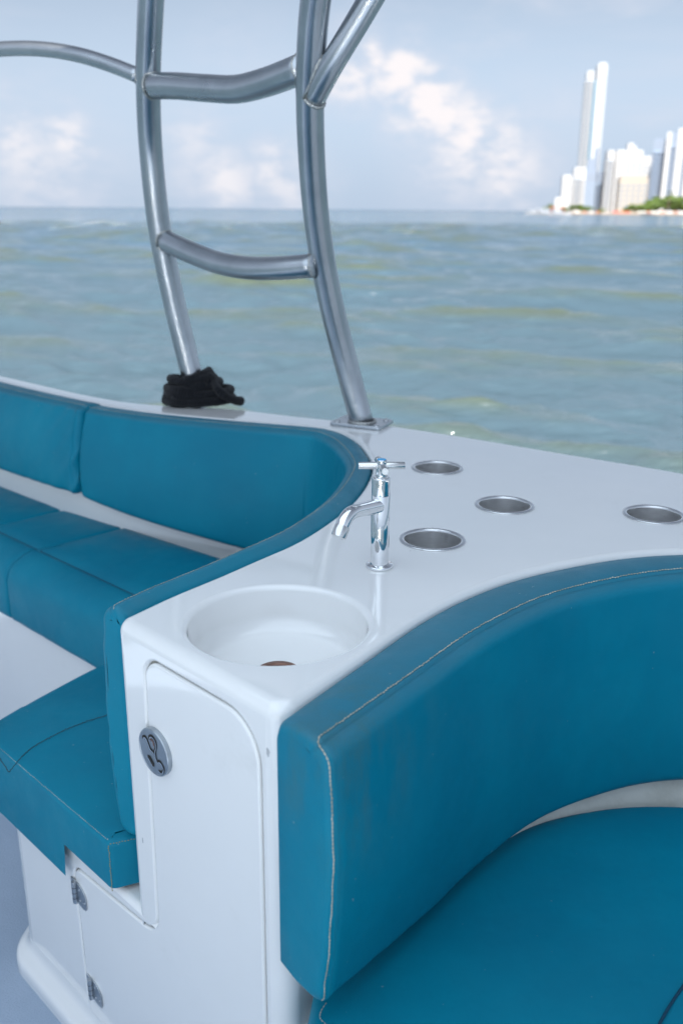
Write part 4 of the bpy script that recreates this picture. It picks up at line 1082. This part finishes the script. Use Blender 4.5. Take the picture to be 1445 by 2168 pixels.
tl = ['rounded green tree at the left end of the shore grove', 'low green tree left of the tallest in the grove', 'large spreading green tree before the hotel corner', 'tallest green tree in the shore grove below the blue tower',
      'broad green tree near the right edge of the shore', 'green tree cut off by the right edge on the shore']
for k, (px, yt, w) in enumerate([(1345, 431, 36), (1366, 423, 44), (1387, 417, 50), (1408, 411, 54), (1429, 412, 52), (1452, 416, 50)]):
    tree(px, 446, yt, w, 604+k*2, tl[k], 40+k)
for k, (px, yt, w, lb) in enumerate([(1212, 434, 20, 'small green tree below the foot of the white balcony block'), (1230, 433, 26, 'green tree clump in front of the twin towers'), (1248, 436, 18, 'low green bush tree right of the twin towers'),
                                    (1272, 440, 16, 'small green tree before the slender balcony tower'), (1160, 428, 22, 'dark tree at the left tip of the shore'), (1193, 438, 20, 'dark low tree behind the white boats'), (1325, 438, 18, 'small green tree at the foot of the beige hotel')]):
    tree(px, 446, yt, w, 590+k*1.5, lb, 80+k)
# palm
X = gx(1411, 600); th = empty('palm_tree', (X, 600, .5), 'dark palm rising above the grove in front of the blue towers', 'tree')
Hp = ztop(1411, 402, 600); mb = MB(); mb.tube([(X, 600, .4), (X+.5, 600, Hp*.6), (X+.2, 600, Hp-.8)], [.35, .28, .2], 7); mb.build('trunk', 'bark', th)
mb = MB()
for k in range(14):
    a = k*2*math.pi/14+.2; pv = [Vector((X+.2+math.cos(a)*2.6*t, 600+math.sin(a)*2.6*t, Hp-.8+1.6*t-2.6*t*t)) for t in np.linspace(0, 1, 6)]; sd_ = Vector((-math.sin(a), math.cos(a), 0))
    vs = []
    for t, p in zip(np.linspace(0, 1, 6), pv): w_ = .5*math.sin(math.pi*min(.95, t+.1)); vs += [p-sd_*w_-Vector((0, 0, w_*.5)), p, p+sd_*w_-Vector((0, 0, w_*.5))]
    mb.add(vs, [(3*i+j, 3*i+j+1, 3*i+j+4, 3*i+j+3) for i in range(5) for j in range(2)])
mb.build('frond', 'palm_leaf', th, False, sharp=None)
ORD = 'first second third fourth fifth sixth seventh eighth ninth tenth last'.split()
# beach shelters along the waterline
def shelter(px, col, label, grp, Y=566, wpx=9):
    X = gx(px, Y); w = wpx/FPX*Y/2; z = ztop(px, 447, Y)
    th = empty('beach_shelter', (X, Y, .5), label, 'beach shelter', grp)
    for sx_ in (-1, 1):
        for sy_ in (-1, 1):
            mb = MB(); mb.tube([(X+sx_*w*.8, Y+sy_*w*.7, .5), (X+sx_*w*.8, Y+sy_*w*.7, .5+(z-.5)*.6)], .06, 5)
            mb.build('pole', 'canvas_white', th)
    mb = MB(); e_ = .5+(z-.5)*.6
    mb.add([(X-w, Y-w*.8, e_), (X+w, Y-w*.8, e_), (X+w, Y+w*.8, e_), (X-w, Y+w*.8, e_), (X, Y, z)], [(0, 1, 4), (1, 2, 4), (2, 3, 4), (3, 0, 4), (3, 2, 1, 0)])
    mb.add([(X-w, Y-w*.8, e_), (X+w, Y-w*.8, e_), (X+w, Y-w*.8, e_-.4), (X-w, Y-w*.8, e_-.4)], [(0, 1, 2, 3)])
    mb.build('canvas', col, th, False)
for k in range(11): shelter(1352+k*9.5, 'canvas_white' if k % 3 != 2 else 'canvas_orange', ORD[k]+' beach shelter from the left in the row before the green grove', 'beach shelters before the grove')
for k, (px, col) in enumerate([(1300, 'boat_red'), (1309, 'boat_red'), (1318, 'canvas_orange'), (1327, 'boat_red')]): shelter(px, col, ORD[k]+' shelter from the left in the reddish row below the beige hotel', 'red shelters below the hotel')
for k, (px, col) in enumerate([(1222, 'canvas_white'), (1236, 'canvas_orange'), (1250, 'canvas_white'), (1264, 'canvas_orange')]): shelter(px, col, ORD[k]+' beach shelter from the left below the twin towers', 'shelters below the twin towers', 556, 8)
def far_boat(px, Y, L, cab, label, ytopc):
    X = gx(px, Y); th = empty('motorboat', (X, Y, SEA), label, 'boat')
    hw = L*.13; st = [(-L/2, hw*.85, .95), (-L*.2, hw, .95), (L*.15, hw*.9, 1.0), (L*.36, hw*.5, 1.1), (L/2, .02, 1.25)]
    vs = []
    for x, w_, z in st: vs += [(X+x, Y-w_, SEA+z), (X+x, Y-w_*.6, SEA-.2), (X+x, Y+w_*.6, SEA-.2), (X+x, Y+w_, SEA+z)]
    fs = [(4*i+j, 4*i+j+1, 4*i+j+5, 4*i+j+4) for i in range(4) for j in range(3)]+[(4*i+3, 4*i, 4*i+4, 4*i+7) for i in range(4)]+[(0, 1, 2, 3)]
    mesh('hull', vs, fs, 'boat_white', th, False)
    mb = MB(); mb.box((X-L*.05, Y, SEA+1.5), (L*.17, hw*.7, .55), 0); mb.build('cabin', 'boat_white', th, False)
    mb = MB(); mb.box((X-L*.05, Y-hw*.7-.02, SEA+1.65), (L*.15, .03, .2), 0); mb.build('cabin_window', 'window_glass', th, False)
    mb = MB(); mb.box((X-L*.08, Y, SEA+ytopc), (L*.30, hw*.85, .12), 0)
    for sx_ in (-.33, .18):
        for sy_ in (-1, 1): mb.tube([(X+L*sx_, Y+sy_*hw*.7, SEA+.95), (X+L*sx_, Y+sy_*hw*.7, SEA+ytopc)], .05, 5)
    mb.build('sun_roof', cab, th, False)
far_boat(1154, 395, 11.5, 'boat_white', 'white motorboat lying left of the red topped boat', 2.5)
far_boat(1182, 375, 9.5, 'boat_red', 'small boat with bright red canopy off the shore', 3.0)
far_boat(1130, 420, 8, 'boat_white', 'low white boat, leftmost on the water near the shore', 1.9)
